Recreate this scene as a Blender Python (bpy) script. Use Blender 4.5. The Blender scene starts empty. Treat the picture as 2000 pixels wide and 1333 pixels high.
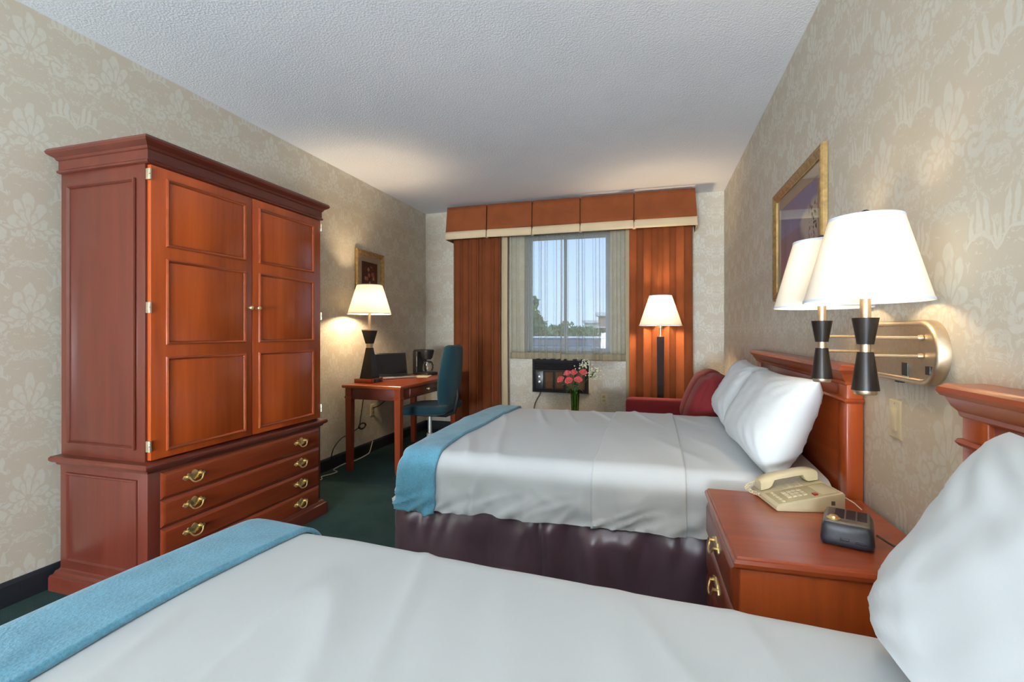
import bpy, bmesh, math, random
from mathutils import Vector, Matrix, noise

random.seed(7)
PI = math.pi
scene = bpy.context.scene
C = scene.collection

# ------------------------------------------------------------------ camera, world, lights, exposure
YAW = math.atan(275 / 935)
cam_d = bpy.data.cameras.new('camera')
cam_d.sensor_width = 36
cam_d.lens = 36 * 935 / 2000
cam_d.shift_y = -16.5 / 2000
cam_d.clip_start = 0.02
cam_d.clip_end = 500
cam = bpy.data.objects.new('camera', cam_d)
cam.location = (0, 0, 1.2)
cam.rotation_euler = (PI / 2, 0, YAW)
C.objects.link(cam)
scene.camera = cam

vs = scene.view_settings
vs.view_transform = 'Standard'
vs.look = 'None'
vs.gamma = 1
vs.use_curve_mapping = False
vs.exposure = -0.05

world = bpy.data.worlds.new('sky')
scene.world = world
world.use_nodes = True
wnt = world.node_tree
wnt.nodes.clear()
wout = wnt.nodes.new('ShaderNodeOutputWorld')
wbg = wnt.nodes.new('ShaderNodeBackground')
wtc = wnt.nodes.new('ShaderNodeTexCoord')
wsep = wnt.nodes.new('ShaderNodeSeparateXYZ')
wramp = wnt.nodes.new('ShaderNodeValToRGB')
wnt.links.new(wtc.outputs['Generated'], wsep.inputs[0])
wnt.links.new(wsep.outputs['Z'], wramp.inputs[0])
wramp.color_ramp.elements[0].position = 0.0
wramp.color_ramp.elements[0].color = (0.62, 0.80, 1.0, 1)
wramp.color_ramp.elements[1].position = 0.6
wramp.color_ramp.elements[1].color = (0.16, 0.38, 0.85, 1)
wnt.links.new(wramp.outputs[0], wbg.inputs[0])
wbg.inputs[1].default_value = 1.9
wnt.links.new(wbg.outputs[0], wout.inputs[0])


def light(name, kind, loc, energy, color=(1, 1, 1), rot=(0, 0, 0), size=None, size_y=None, radius=None, parent=None):
    d = bpy.data.lights.new(name, kind)
    d.energy = energy
    d.color = color
    if kind == 'AREA':
        d.shape = 'RECTANGLE'
        d.size = size
        d.size_y = size_y
    if kind in ('POINT', 'SPOT') and radius is not None:
        d.shadow_soft_size = radius
    o = bpy.data.objects.new(name, d)
    o.location = loc
    o.rotation_euler = rot
    C.objects.link(o)
    if parent:
        o.parent = parent
    return o


sun = light('sun', 'SUN', (0, 0, 20), 2.6, (1, 0.95, 0.86), rot=(math.radians(48), 0, math.radians(-25)))
sun.data.angle = 0.01
# unseen fill lights added behind the camera, standing in for cool bounced flash
light('ceiling_bounce', 'AREA', (-0.35, -0.75, 2.62), 12, (0.93, 0.97, 1.0), size=2.0, size_y=1.8)
light('entry_fill', 'AREA', (-0.9, -5.8, 1.3), 105, (0.93, 0.97, 1.0), rot=(math.radians(90), 0, 0), size=2.6, size_y=2.2)  # added frontal fill, set far back for a gentle falloff
light('upward_fill', 'AREA', (-0.8, -5.2, 0.75), 800, (0.80, 0.90, 1.0), rot=(math.radians(116), 0, 0), size=1.8, size_y=1.0)  # added fill tilted upwards to brighten the ceiling
light('flash_spill', 'POINT', (-0.1, -0.5, 1.75), 5, (0.90, 0.95, 1.0), radius=0.20)
scene.cycles.max_bounces = 6
scene.cycles.diffuse_bounces = 4
scene.cycles.glossy_bounces = 3
scene.cycles.transmission_bounces = 6
scene.cycles.transparent_max_bounces = 10
scene.cycles.caustics_reflective = False
scene.cycles.caustics_refractive = False
scene.cycles.sample_clamp_indirect = 6.0
scene.cycles.adaptive_threshold = 0.03
scene.cycles.use_light_tree = False

WARM = (1.0, 0.75, 0.46)

# ------------------------------------------------------------------ materials


def srgb(r, g, b):
    def f(c):
        c /= 255.0
        return c / 12.92 if c <= 0.04045 else ((c + 0.055) / 1.055) ** 2.4
    return (f(r), f(g), f(b), 1)


class X:
    """tiny node expression"""
    def __init__(self, nt, s):
        self.nt, self.s = nt, s

    def op(self, name, *args):
        n = self.nt.nodes.new('ShaderNodeMath')
        n.operation = name
        for i, a in enumerate((self,) + args):
            if isinstance(a, X):
                self.nt.links.new(a.s, n.inputs[i])
            else:
                n.inputs[i].default_value = a
        return X(self.nt, n.outputs[0])

    def __add__(self, o): return self.op('ADD', o)
    def __sub__(self, o): return self.op('SUBTRACT', o)
    def __mul__(self, o): return self.op('MULTIPLY', o)
    def __truediv__(self, o): return self.op('DIVIDE', o)
    def sin(self): return self.op('SINE')
    def cos(self): return self.op('COSINE')
    def abs(self): return self.op('ABSOLUTE')
    def fract(self): return self.op('FRACT')
    def sqrt(self): return self.op('SQRT')
    def min(self, o): return self.op('MINIMUM', o)
    def max(self, o): return self.op('MAXIMUM', o)
    def atan2(self, o): return self.op('ARCTAN2', o)

    def step(self, lo, hi):
        """smooth 0..1 as self goes lo..hi"""
        n = self.nt.nodes.new('ShaderNodeMapRange')
        n.interpolation_type = 'SMOOTHSTEP'
        self.nt.links.new(self.s, n.inputs[0])
        n.inputs[1].default_value = lo
        n.inputs[2].default_value = hi
        n.inputs[3].default_value = 0
        n.inputs[4].default_value = 1
        return X(self.nt, n.outputs[0])


def new_mat(name):
    m = bpy.data.materials.new(name)
    m.use_nodes = True
    nt = m.node_tree
    b = nt.nodes['Principled BSDF']
    return m, nt, b


def coords(nt, scale=(1, 1, 1)):
    tc = nt.nodes.new('ShaderNodeTexCoord')
    mp = nt.nodes.new('ShaderNodeMapping')
    mp.inputs['Scale'].default_value = scale
    nt.links.new(tc.outputs['Object'], mp.inputs[0])
    return mp.outputs[0]


def noise_node(nt, vec, scale, detail=4, rough=0.5, dist=0.0):
    n = nt.nodes.new('ShaderNodeTexNoise')
    n.inputs['Scale'].default_value = scale
    n.inputs['Detail'].default_value = detail
    n.inputs['Roughness'].default_value = rough
    n.inputs['Distortion'].default_value = dist
    nt.links.new(vec, n.inputs['Vector'])
    return n.outputs['Fac']


def ramp(nt, fac, stops):
    r = nt.nodes.new('ShaderNodeValToRGB')
    els = r.color_ramp.elements
    while len(els) < len(stops):
        els.new(0.5)
    for e, (p, c) in zip(els, stops):
        e.position = p
        e.color = c
    nt.links.new(fac, r.inputs[0])
    return r.outputs[0]


def bump(nt, b, height, strength=0.2, dist=0.01):
    n = nt.nodes.new('ShaderNodeBump')
    n.inputs['Strength'].default_value = strength
    n.inputs['Distance'].default_value = dist
    nt.links.new(height, n.inputs['Height'])
    nt.links.new(n.outputs[0], b.inputs['Normal'])


def plain(name, col, rough=0.5, metal=0.0, spec=0.5, noise_scale=None, noise_amt=0.12, bump_s=0.0, bump_d=0.004, sheen=0.0, coat=0.0):
    """a procedural single-colour surface with slight tonal variation and relief"""
    m, nt, b = new_mat(name)
    b.inputs['Base Color'].default_value = col
    b.inputs['Roughness'].default_value = rough
    b.inputs['Metallic'].default_value = metal
    b.inputs['Specular IOR Level'].default_value = spec
    if sheen:
        b.inputs['Sheen Weight'].default_value = sheen
    if coat:
        b.inputs['Coat Weight'].default_value = coat
        b.inputs['Coat Roughness'].default_value = 0.15
    v = coords(nt)
    f = noise_node(nt, v, noise_scale or 30, 3)
    lo = tuple(c * (1 - noise_amt) for c in col[:3]) + (1,)
    hi = tuple(min(1, c * (1 + noise_amt)) for c in col[:3]) + (1,)
    nt.links.new(ramp(nt, f, [(0.3, lo), (0.7, hi)]), b.inputs['Base Color'])
    if bump_s:
        bump(nt, b, f, bump_s, bump_d)
    return m


def wood(name, axis='z', dark=(0.150, 0.022, 0.006), light_=(0.300, 0.058, 0.014), rough=0.28):
    m, nt, b = new_mat(name)
    sc = {'z': (22, 22, 1.2), 'y': (22, 1.2, 22), 'x': (1.2, 22, 22)}[axis]
    v = coords(nt, sc)
    f1 = noise_node(nt, v, 1.0, 6, 0.62, 0.6)
    v2 = coords(nt, tuple(s * 0.18 for s in sc))
    f2 = noise_node(nt, v2, 1.0, 3, 0.5, 0.8)
    e = X(nt, f1) * 0.6 + X(nt, f2) * 0.4
    mid = tuple((p + q) / 2 for p, q in zip(dark, light_))
    nt.links.new(ramp(nt, e.s, [(0.28, dark + (1,)), (0.5, mid + (1,)), (0.72, light_ + (1,))]), b.inputs['Base Color'])
    b.inputs['Roughness'].default_value = rough
    b.inputs['Specular IOR Level'].default_value = 0.45
    b.inputs['Coat Weight'].default_value = 0.25
    b.inputs['Coat Roughness'].default_value = 0.22
    return m


def wallpaper(name, axis):
    """damask: palmettes on a 0.36 x 0.41 m repeat with leafy scrolls between them"""
    m, nt, b = new_mat(name)
    tc = nt.nodes.new('ShaderNodeTexCoord')
    sep = nt.nodes.new('ShaderNodeSeparateXYZ')
    nv = nt.nodes.new('ShaderNodeTexNoise')
    nv.inputs['Scale'].default_value = 16
    nv.inputs['Detail'].default_value = 3
    nt.links.new(tc.outputs['Object'], nv.inputs['Vector'])
    nt.links.new(tc.outputs['Object'], sep.inputs[0])
    wob = nt.nodes.new('ShaderNodeSeparateColor')
    nt.links.new(nv.outputs['Color'], wob.inputs[0])
    u0 = X(nt, sep.outputs[axis])
    v0 = X(nt, sep.outputs[2])
    u = u0 + (X(nt, wob.outputs[0]) - 0.5) * 0.040
    v = v0 + (X(nt, wob.outputs[1]) - 0.5) * 0.040
    off = 1.83 if axis == 1 else 0.1
    p = ((u - off) / 0.36 + 100.5).fract() - 0.5
    q = ((v - 1.75) / 0.41 + 100.5).fract() - 0.5
    a = p.abs()
    # palmette: tall fan of narrow petals from a base point
    U = a * 0.36
    V = (q + 0.17) * 0.41
    r = ((U * 1.55) * (U * 1.55) + V * V).sqrt()
    th = (U * 1.55).atan2(V)
    lobe = (th * 4.5).cos().abs()
    edge = lobe * 0.040 + 0.118 - th * 0.030
    fan = (edge - r).step(-0.004, 0.006)
    vein = (lobe - 0.30).step(-0.10, 0.14)
    core = (r - 0.020).step(-0.004, 0.006)
    inner = ((edge * 0.62 - r).abs() - 0.006).step(-0.004, 0.006) * 0.6 + 0.4
    palm = fan * vein * core * inner
    # acanthus combs: a curved spine with upright teeth
    qs = (a - 0.34) * (a - 0.34) * -3.6 + 0.20
    up = q - qs
    env = ((a - 0.36).abs() * -1.0 + 0.17).step(-0.02, 0.12) * 0.21
    teeth = ((a * 88.0 + q * 14.0).sin() * 0.5 + 0.5)
    comb = (up - 0.012).step(-0.006, 0.006) * (env * (teeth * 0.35 + 0.65) - up).step(-0.012, 0.012) * teeth.step(0.10, 0.45)
    spine = (up.abs() * -1.0 + 0.012).step(-0.004, 0.004) * (env - 0.03).step(0.0, 0.02)
    # curling side leaves below
    cx = a - 0.30
    cy = q + 0.27
    r3 = ((cx * 0.36) * (cx * 0.36) + (cy * 0.41) * (cy * 0.41)).sqrt()
    th3 = (cx * 0.36).atan2(cy * 0.41)
    leaf = ((th3 * 4.0 + r3 * 40.0).sin().abs() * 0.030 + 0.030 - r3).step(-0.005, 0.006)
    leaf = leaf * ((r3 * 190.0 + th3).sin() * 0.5 + 0.55).step(0.1, 0.55)
    cv = nt.nodes.new('ShaderNodeCombineXYZ')
    nt.links.new((a * 5.2).s, cv.inputs[0])
    nt.links.new((q * (2 * PI)).cos().s, cv.inputs[1])
    nt.links.new((q * (2 * PI)).sin().s, cv.inputs[2])
    fz = X(nt, noise_node(nt, cv.outputs[0], 1.7, 4, 0.62, 1.4))
    fill = ((fz * 34.0).sin().step(-0.1, 0.5)) * (fz - 0.47).step(0.0, 0.05) * 0.85
    keep = (palm.max(comb).max(leaf) * -1.0 + 1.0) * (r - edge).step(0.004, 0.016)
    pat = palm.max(comb).max(spine).max(leaf).max(fill * keep)
    grain = X(nt, noise_node(nt, tc.outputs['Object'], 55, 4, 0.6))
    pat = pat * (grain * 0.9 + 0.45).min(1.0)
    col = ramp(nt, pat.s, [(0.0, (0.545, 0.485, 0.385, 1)), (1.0, (0.612, 0.585, 0.500, 1))])
    nt.links.new(col, b.inputs['Base Color'])
    b.inputs['Specular IOR Level'].default_value = 0.35
    rr = (pat * -0.22 + 0.62)
    nt.links.new(rr.s, b.inputs['Roughness'])
    return m


def fabric(name, col, rough=0.9, weave=500, bump_s=0.25, var=0.12, sheen=0.25, big=6):
    m, nt, b = new_mat(name)
    v = coords(nt)
    f = noise_node(nt, v, weave, 2)
    g = noise_node(nt, v, big, 4)
    e = X(nt, f) * 0.45 + X(nt, g) * 0.55
    lo = tuple(c * (1 - var) for c in col[:3]) + (1,)
    hi = tuple(min(1, c * (1 + var)) for c in col[:3]) + (1,)
    nt.links.new(ramp(nt, e.s, [(0.35, lo), (0.65, hi)]), b.inputs['Base Color'])
    b.inputs['Roughness'].default_value = rough
    b.inputs['Specular IOR Level'].default_value = 0.2
    b.inputs['Sheen Weight'].default_value = sheen
    if bump_s >= 0.3:
        bump(nt, b, f, bump_s, 0.002)
    return m


def shade_mat(name, col=(0.82, 0.76, 0.65), w=0.095):
    m, nt, b = new_mat(name)
    nt.nodes.remove(b)
    out = nt.nodes['Material Output']
    d = nt.nodes.new('ShaderNodeBsdfDiffuse')
    t = nt.nodes.new('ShaderNodeBsdfTranslucent')
    mx = nt.nodes.new('ShaderNodeMixShader')
    v = coords(nt, (1, 1, 1))
    f = noise_node(nt, v, 420, 2)
    c = ramp(nt, f, [(0.3, tuple(k * 0.95 for k in col) + (1,)), (0.7, col + (1,))])
    nt.links.new(c, d.inputs[0])
    nt.links.new(c, t.inputs[0])
    mx.inputs[0].default_value = w
    nt.links.new(d.outputs[0], mx.inputs[1])
    nt.links.new(t.outputs[0], mx.inputs[2])
    nt.links.new(mx.outputs[0], out.inputs[0])
    return m


def sheer_mat(name, col, transp=0.45):
    m, nt, b = new_mat(name)
    nt.nodes.remove(b)
    out = nt.nodes['Material Output']
    d = nt.nodes.new('ShaderNodeBsdfDiffuse')
    t = nt.nodes.new('ShaderNodeBsdfTranslucent')
    tr = nt.nodes.new('ShaderNodeBsdfTransparent')
    mx = nt.nodes.new('ShaderNodeMixShader')
    mx2 = nt.nodes.new('ShaderNodeMixShader')
    v = coords(nt)
    f = noise_node(nt, v, 300, 2)
    c = ramp(nt, f, [(0.3, tuple(k * 0.92 for k in col) + (1,)), (0.7, col + (1,))])
    nt.links.new(c, d.inputs[0])
    nt.links.new(c, t.inputs[0])
    mx.inputs[0].default_value = 0.4
    nt.links.new(d.outputs[0], mx.inputs[1])
    nt.links.new(t.outputs[0], mx.inputs[2])
    lw = nt.nodes.new('ShaderNodeLayerWeight')
    lw.inputs[0].default_value = 0.5
    tf = (X(nt, lw.outputs['Facing']).op('POWER', 2.6) * -1.0 + 1.0) * transp
    nt.links.new(tf.s, mx2.inputs[0])
    nt.links.new(mx.outputs[0], mx2.inputs[1])
    nt.links.new(tr.outputs[0], mx2.inputs[2])
    nt.links.new(mx2.outputs[0], out.inputs[0])
    return m


def glass_mat(name, col=(1, 1, 1, 1), refl=0.06, rough=0.02):
    m, nt, b = new_mat(name)
    nt.nodes.remove(b)
    out = nt.nodes['Material Output']
    g = nt.nodes.new('ShaderNodeBsdfGlossy')
    g.inputs['Roughness'].default_value = rough
    tr = nt.nodes.new('ShaderNodeBsdfTransparent')
    tr.inputs[0].default_value = col
    fr = nt.nodes.new('ShaderNodeLayerWeight')
    fr.inputs[0].default_value = 0.25
    k = X(nt, fr.outputs['Fresnel']) * (0.25 if name == 'picture_glass' else 0.6) + refl * 0.5
    mx = nt.nodes.new('ShaderNodeMixShader')
    nt.links.new(k.s, mx.inputs[0])
    nt.links.new(tr.outputs[0], mx.inputs[1])
    nt.links.new(g.outputs[0], mx.inputs[2])
    nt.links.new(mx.outputs[0], out.inputs[0])
    return m


M = {}
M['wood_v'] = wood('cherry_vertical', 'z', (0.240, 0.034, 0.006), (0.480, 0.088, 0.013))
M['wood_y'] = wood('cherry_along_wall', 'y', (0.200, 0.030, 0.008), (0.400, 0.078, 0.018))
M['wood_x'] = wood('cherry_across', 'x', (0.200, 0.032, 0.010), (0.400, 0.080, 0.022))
M['wood_d'] = wood('cherry_shaded', 'z', (0.068, 0.012, 0.007), (0.135, 0.027, 0.014), 0.32)  # same cherry with the shade of the armoire's sides put into its colour
M['wood_dy'] = wood('cherry_dark_rails', 'y', (0.068, 0.012, 0.007), (0.135, 0.027, 0.014), 0.32)  # same shade-darkened colours, grain along the wall
M['brass'] = plain('brass', (0.86, 0.66, 0.30, 1), 0.28, 0.85, noise_scale=60, noise_amt=0.15)
M['gold'] = plain('gilt_frame', (0.46, 0.30, 0.12, 1), 0.38, 0.75, noise_scale=40, noise_amt=0.25, bump_s=0.1)
M['nickel'] = plain('brushed_nickel', (0.62, 0.51, 0.36, 1), 0.40, 1.0, noise_scale=80, noise_amt=0.06)
M['hinge'] = plain('pale_hinge_metal', (0.72, 0.64, 0.44, 1), 0.35, 0.9, noise_scale=60)
M['black_wood'] = plain('espresso_lacquer', (0.012, 0.009, 0.008, 1), 0.32, spec=0.35, noise_scale=20, noise_amt=0.3)
M['white_sheet'] = fabric('white_cotton', (0.655, 0.695, 0.715, 1), 0.85, 700, 0.08, 0.02, 0.1)
M['sheet_band'] = fabric('white_cotton_band', (0.670, 0.70, 0.712, 1), 0.85, 700, 0.08, 0.02, 0.1)
M['blue'] = fabric('blue_blanket_knit', (0.125, 0.345, 0.480, 1), 0.95, 160, 0.9, 0.18, 0.3, 14)
M['satin'] = fabric('plum_satin', (0.100, 0.058, 0.074, 1), 0.30, 600, 0.04, 0.08, 0.1)
M['satin'].node_tree.nodes['Principled BSDF'].inputs['Specular IOR Level'].default_value = 0.8
M['red'] = fabric('burgundy_upholstery', (0.190, 0.020, 0.022, 1), 0.85, 300, 0.3, 0.15, 0.05)
M['teal'] = fabric('teal_upholstery', (0.008, 0.034, 0.044, 1), 0.9, 400, 0.4, 0.2, 0.1)
M['curtain'] = fabric('rust_curtain', (0.215, 0.058, 0.017, 1), 0.8, 350, 0.15, 0.15, 0.03)
M['lining'] = fabric('cream_lining', (0.52, 0.40, 0.25, 1), 0.85, 350, 0.1, 0.08, 0.15)
M['trim'] = fabric('cream_trim', (0.60, 0.47, 0.30, 1), 0.85, 350, 0.1, 0.06, 0.15)
M['sheer'] = sheer_mat('sheer_voile', (0.66, 0.62, 0.48), 0.74)
M['sheer_hem'] = sheer_mat('sheer_hem', (0.62, 0.54, 0.38), 0.12)
M['shade'] = shade_mat('linen_shade')
M['shade_trim'] = plain('shade_trim', (0.62, 0.66, 0.75, 1), 0.8, noise_scale=200, noise_amt=0.04)
M['black'] = plain('black_plastic', (0.012, 0.012, 0.013, 1), 0.4, noise_scale=80)
M['screen'] = plain('dark_screen', (0.004, 0.004, 0.007, 1), 0.12, noise_scale=10)
M['silver'] = plain('silver_plastic', (0.55, 0.54, 0.50, 1), 0.35, 0.6, noise_scale=60)
M['phone'] = plain('beige_plastic', (0.56, 0.48, 0.30, 1), 0.42, noise_scale=20, noise_amt=0.04)
M['phone_l'] = plain('pale_beige_plastic', (0.64, 0.56, 0.38, 1), 0.45, noise_scale=20, noise_amt=0.04)
M['phone_d'] = plain('olive_beige_plastic', (0.42, 0.36, 0.21, 1), 0.5, noise_scale=20, noise_amt=0.05)
M['redled'] = plain('red_lens', (0.30, 0.02, 0.015, 1), 0.3)
M['ivory'] = plain('ivory_plastic', (0.62, 0.55, 0.36, 1), 0.4, noise_scale=20, noise_amt=0.03)
M['navy'] = plain('navy_black_plastic', (0.016, 0.020, 0.028, 1), 0.34, noise_scale=90, noise_amt=0.2)
M['taupe'] = plain('warm_grey_plastic', (0.100, 0.085, 0.062, 1), 0.4, noise_scale=90, noise_amt=0.2)
M['glass'] = glass_mat('clear_glass')
M['winglass'] = glass_mat('window_glass', (0.94, 0.97, 1.0, 1), 0.02)
M['picglass'] = glass_mat('picture_glass', (0.96, 0.96, 0.96, 1), 0.05)
M['green_glass'] = glass_mat('vase_glass', (0.62, 0.80, 0.50, 1), 0.10)
M['leaf'] = plain('leaf_green', (0.035, 0.085, 0.018, 1), 0.5, noise_scale=60, noise_amt=0.35)
M['stem'] = plain('stem_green', (0.055, 0.11, 0.025, 1), 0.55, noise_scale=60, noise_amt=0.3)
M['rose'] = plain('coral_rose', (0.78, 0.085, 0.080, 1), 0.6, noise_scale=70, noise_amt=0.3, sheen=0.3)
M['breath'] = plain('babys_breath', (0.66, 0.66, 0.50, 1), 0.8, noise_scale=90)
M['alu'] = plain('window_aluminium', (0.20, 0.25, 0.30, 1), 0.45, 0.4, noise_scale=50)
M['ac'] = plain('air_conditioner_black', (0.010, 0.009, 0.011, 1), 0.6, spec=0.15, noise_scale=50, noise_amt=0.2)
M['ac_brown'] = plain('air_conditioner_brown', (0.100, 0.046, 0.018, 1), 0.6, spec=0.15, noise_scale=30, noise_amt=0.2)
M['ac_edge'] = plain('air_conditioner_dull_edge', (0.040, 0.028, 0.018, 1), 0.6, spec=0.15, noise_scale=30, noise_amt=0.2)
M['column'] = plain('dark_walnut_column', (0.020, 0.009, 0.008, 1), 0.55, spec=0.12, noise_scale=20, noise_amt=0.3)
M['wood_m'] = wood('cherry_drawers', 'y', (0.140, 0.020, 0.006), (0.270, 0.048, 0.012), 0.3)
M['wood_mv'] = wood('cherry_legs', 'z', (0.140, 0.020, 0.006), (0.280, 0.048, 0.012), 0.3)
M['base_dark'] = plain('dark_baseboard', (0.010, 0.013, 0.018, 1), 0.5, noise_scale=15, noise_amt=0.2)
M['cream_mat'] = plain('cream_mat_board', (0.50, 0.43, 0.31, 1), 0.8, noise_scale=60, noise_amt=0.05)
M['cable_w'] = plain('white_cable', (0.60, 0.58, 0.50, 1), 0.5)
M['cable_k'] = plain('black_cable', (0.014, 0.013, 0.012, 1), 0.5)
M['paper'] = plain('paper', (0.70, 0.62, 0.42, 1), 0.7, noise_scale=30, noise_amt=0.06)


def mk_ceiling():
    m, nt, b = new_mat('stippled_ceiling')
    v = coords(nt)
    vo = nt.nodes.new('ShaderNodeTexVoronoi')
    vo.inputs['Scale'].default_value = 95
    nt.links.new(v, vo.inputs['Vector'])
    f = noise_node(nt, v, 70, 4, 0.65)
    g = noise_node(nt, v, 2.0, 3)
    e = X(nt, vo.outputs['Distance']) * 0.5 + X(nt, f) * 0.6
    nt.links.new(ramp(nt, g, [(0.3, (0.79, 0.815, 0.855, 1)), (0.7, (0.83, 0.85, 0.885, 1))]), b.inputs['Base Color'])
    b.inputs['Roughness'].default_value = 0.75
    b.inputs['Specular IOR Level'].default_value = 0.3
    bump(nt, b, e.s, 0.30, 0.010)
    return m


def mk_carpet():
    m, nt, b = new_mat('green_carpet')
    v = coords(nt)
    f = noise_node(nt, v, 260, 3, 0.7)
    g = noise_node(nt, v, 5, 4)
    e = X(nt, f) * 0.6 + X(nt, g) * 0.4
    nt.links.new(ramp(nt, e.s, [(0.3, (0.020, 0.042, 0.040, 1)), (0.7, (0.048, 0.088, 0.082, 1))]), b.inputs['Base Color'])
    b.inputs['Roughness'].default_value = 0.95
    b.inputs['Specular IOR Level'].default_value = 0.05
    bump(nt, b, f, 0.8, 0.006)
    return m


M['ceiling'] = mk_ceiling()
M['carpet'] = mk_carpet()
M['paper_y'] = wallpaper('damask_side', 1)
M['paper_x'] = wallpaper('damask_back', 0)

# ------------------------------------------------------------------ mesh builder


class MB:
    def __init__(self, root=None):
        self.bm = bmesh.new()
        self.M = Matrix()
        if root is not None:
            self.M = (Matrix.Translation(root.location) @ root.rotation_euler.to_matrix().to_4x4()).inverted()

    def v(self, co):
        return self.bm.verts.new(self.M @ Vector(co))

    def face(self, vs_):
        try:
            return self.bm.faces.new(vs_)
        except ValueError:
            return None

    def box(self, x0, x1, y0, y1, z0, z1, bev=0.0, seg=2):
        c = [(x, y, z) for z in (z0, z1) for y in (y0, y1) for x in (x0, x1)]
        vs_ = [self.v(p) for p in c]
        fs = [self.face([vs_[i] for i in f]) for f in ((0, 2, 3, 1), (4, 5, 7, 6), (0, 1, 5, 4), (2, 6, 7, 3), (0, 4, 6, 2), (1, 3, 7, 5))]
        if bev:
            es = list({e for f in fs for e in f.edges})
            bmesh.ops.bevel(self.bm, geom=es, offset=bev, segments=seg, profile=0.5, affect='EDGES', clamp_overlap=True)
        return self

    def loft(self, rings, cap=True, closed=True):
        R = [[self.v(p) for p in r] for r in rings]
        n = len(R[0])
        for a, b in zip(R, R[1:]):
            for i in range(n if closed else n - 1):
                j = (i + 1) % n
                self.face((a[i], a[j], b[j], b[i]))
        if cap:
            self.face(list(reversed(R[0])))
            self.face(R[-1])
        return self

    def lathe(self, prof, c=(0, 0, 0), seg=28, cap=True, axis='z'):
        rings = []
        for r, h in prof:
            ring = []
            for i in range(seg):
                t = 2 * PI * i / seg
                if axis == 'z':
                    ring.append((c[0] + r * math.cos(t), c[1] + r * math.sin(t), c[2] + h))
                elif axis == 'x':
                    ring.append((c[0] + h, c[1] + r * math.cos(t), c[2] + r * math.sin(t)))
                else:
                    ring.append((c[0] + r * math.sin(t), c[1] + h, c[2] + r * math.cos(t)))
            rings.append(ring)
        return self.loft(rings, cap)

    def tube(self, path, r, seg=8, cap=True):
        P = [Vector(p) for p in path]
        rings = []
        up = Vector((0, 0, 1))
        prev = None
        for i, p in enumerate(P):
            t = (P[min(i + 1, len(P) - 1)] - P[max(i - 1, 0)]).normalized()
            if prev is None:
                n = t.cross(up)
                if n.length < 1e-3:
                    n = t.cross(Vector((1, 0, 0)))
            else:
                n = prev - t * prev.dot(t)
            n.normalize()
            prev = n
            b = t.cross(n)
            rr = r[i] if isinstance(r, (list, tuple)) else r
            rings.append([p + (n * math.cos(2 * PI * k / seg) + b * math.sin(2 * PI * k / seg)) * rr for k in range(seg)])
        return self.loft(rings, cap)

    def rect_loft(self, prof, x0, x1, y0, y1, cap=True):
        """moulding swept round a rectangle; prof = (outward offset, z)"""
        return self.loft([[(x0 - o, y0 - o, z), (x1 + o, y0 - o, z), (x1 + o, y1 + o, z), (x0 - o, y1 + o, z)] for o, z in prof], cap)

    def frame(self, prof, rect, plane, closed_back=False):
        """mitred frame in a plane; rect=(u0,u1,v0,v1), prof=(inset, height); plane maps (u,v,w) to 3D"""
        rings = []
        u0, u1, v0, v1 = rect
        for o, w in prof:
            rings.append([plane(u, v, w) for u, v in ((u0 + o, v0 + o), (u1 - o, v0 + o), (u1 - o, v1 - o), (u0 + o, v1 - o))])
        return self.loft(rings, cap=False)

    def prism(self, poly, plane, w0, w1, bev=0.0):
        lo = [self.v(plane(u, v, w0)) for u, v in poly]
        hi = [self.v(plane(u, v, w1)) for u, v in poly]
        n = len(poly)
        fs = [self.face(list(reversed(lo))), self.face(hi)]
        for i in range(n):
            j = (i + 1) % n
            fs.append(self.face((lo[i], lo[j], hi[j], hi[i])))
        if bev:
            es = list(fs[1].edges)
            bmesh.ops.bevel(self.bm, geom=es, offset=bev, segments=2, profile=0.5, affect='EDGES', clamp_overlap=True)
        return self

    def grid(self, fn, nu, nv):
        g = [[self.v(fn(i / nu, j / nv)) for j in range(nv + 1)] for i in range(nu + 1)]
        for i in range(nu):
            for j in range(nv):
                self.face((g[i][j], g[i + 1][j], g[i + 1][j + 1], g[i][j + 1]))
        return self

    def ball(self, c, r, seg=10, rings=6, sq=(1, 1, 1)):
        prof = [(math.sin(PI * k / rings), -math.cos(PI * k / rings)) for k in range(rings + 1)]
        rg = []
        for rr, h in prof:
            rr = max(rr, 0.02)
            rg.append([(c[0] + r * sq[0] * rr * math.cos(2 * PI * i / seg), c[1] + r * sq[1] * rr * math.sin(2 * PI * i / seg), c[2] + r * sq[2] * h) for i in range(seg)])
        return self.loft(rg)

    def softbox(self, c, half, r, n=10, bulge=0.0, fn=None):
        """rounded box from a subdivided cube"""
        c = Vector(c)
        h = Vector(half)
        key = {}

        def vert(p):
            k = tuple(round(q, 5) for q in p)
            if k not in key:
                P = Vector((p[0] * h.x, p[1] * h.y, p[2] * h.z))
                inner = Vector([max(-(h[i] - r), min(h[i] - r, P[i])) for i in range(3)])
                d = P - inner
                Q = inner + d.normalized() * r if d.length > 1e-9 else P
                if bulge:
                    Q.x += math.copysign(1, p[0]) * bulge * (1 - p[1] ** 2) * (1 - p[2] ** 2) * (abs(p[0]) > 0.99)
                    Q.y += math.copysign(1, p[1]) * bulge * (1 - p[0] ** 2) * (1 - p[2] ** 2) * (abs(p[1]) > 0.99)
                    Q.z += math.copysign(1, p[2]) * bulge * (1 - p[0] ** 2) * (1 - p[1] ** 2) * (abs(p[2]) > 0.99)
                Q = Q + c
                if fn:
                    Q = fn(Q)
                key[k] = self.v(Q)
            return key[k]

        # spacing concentrated near edges
        ts = [math.sin((i / n - 0.5) * PI) for i in range(n + 1)]
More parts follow.
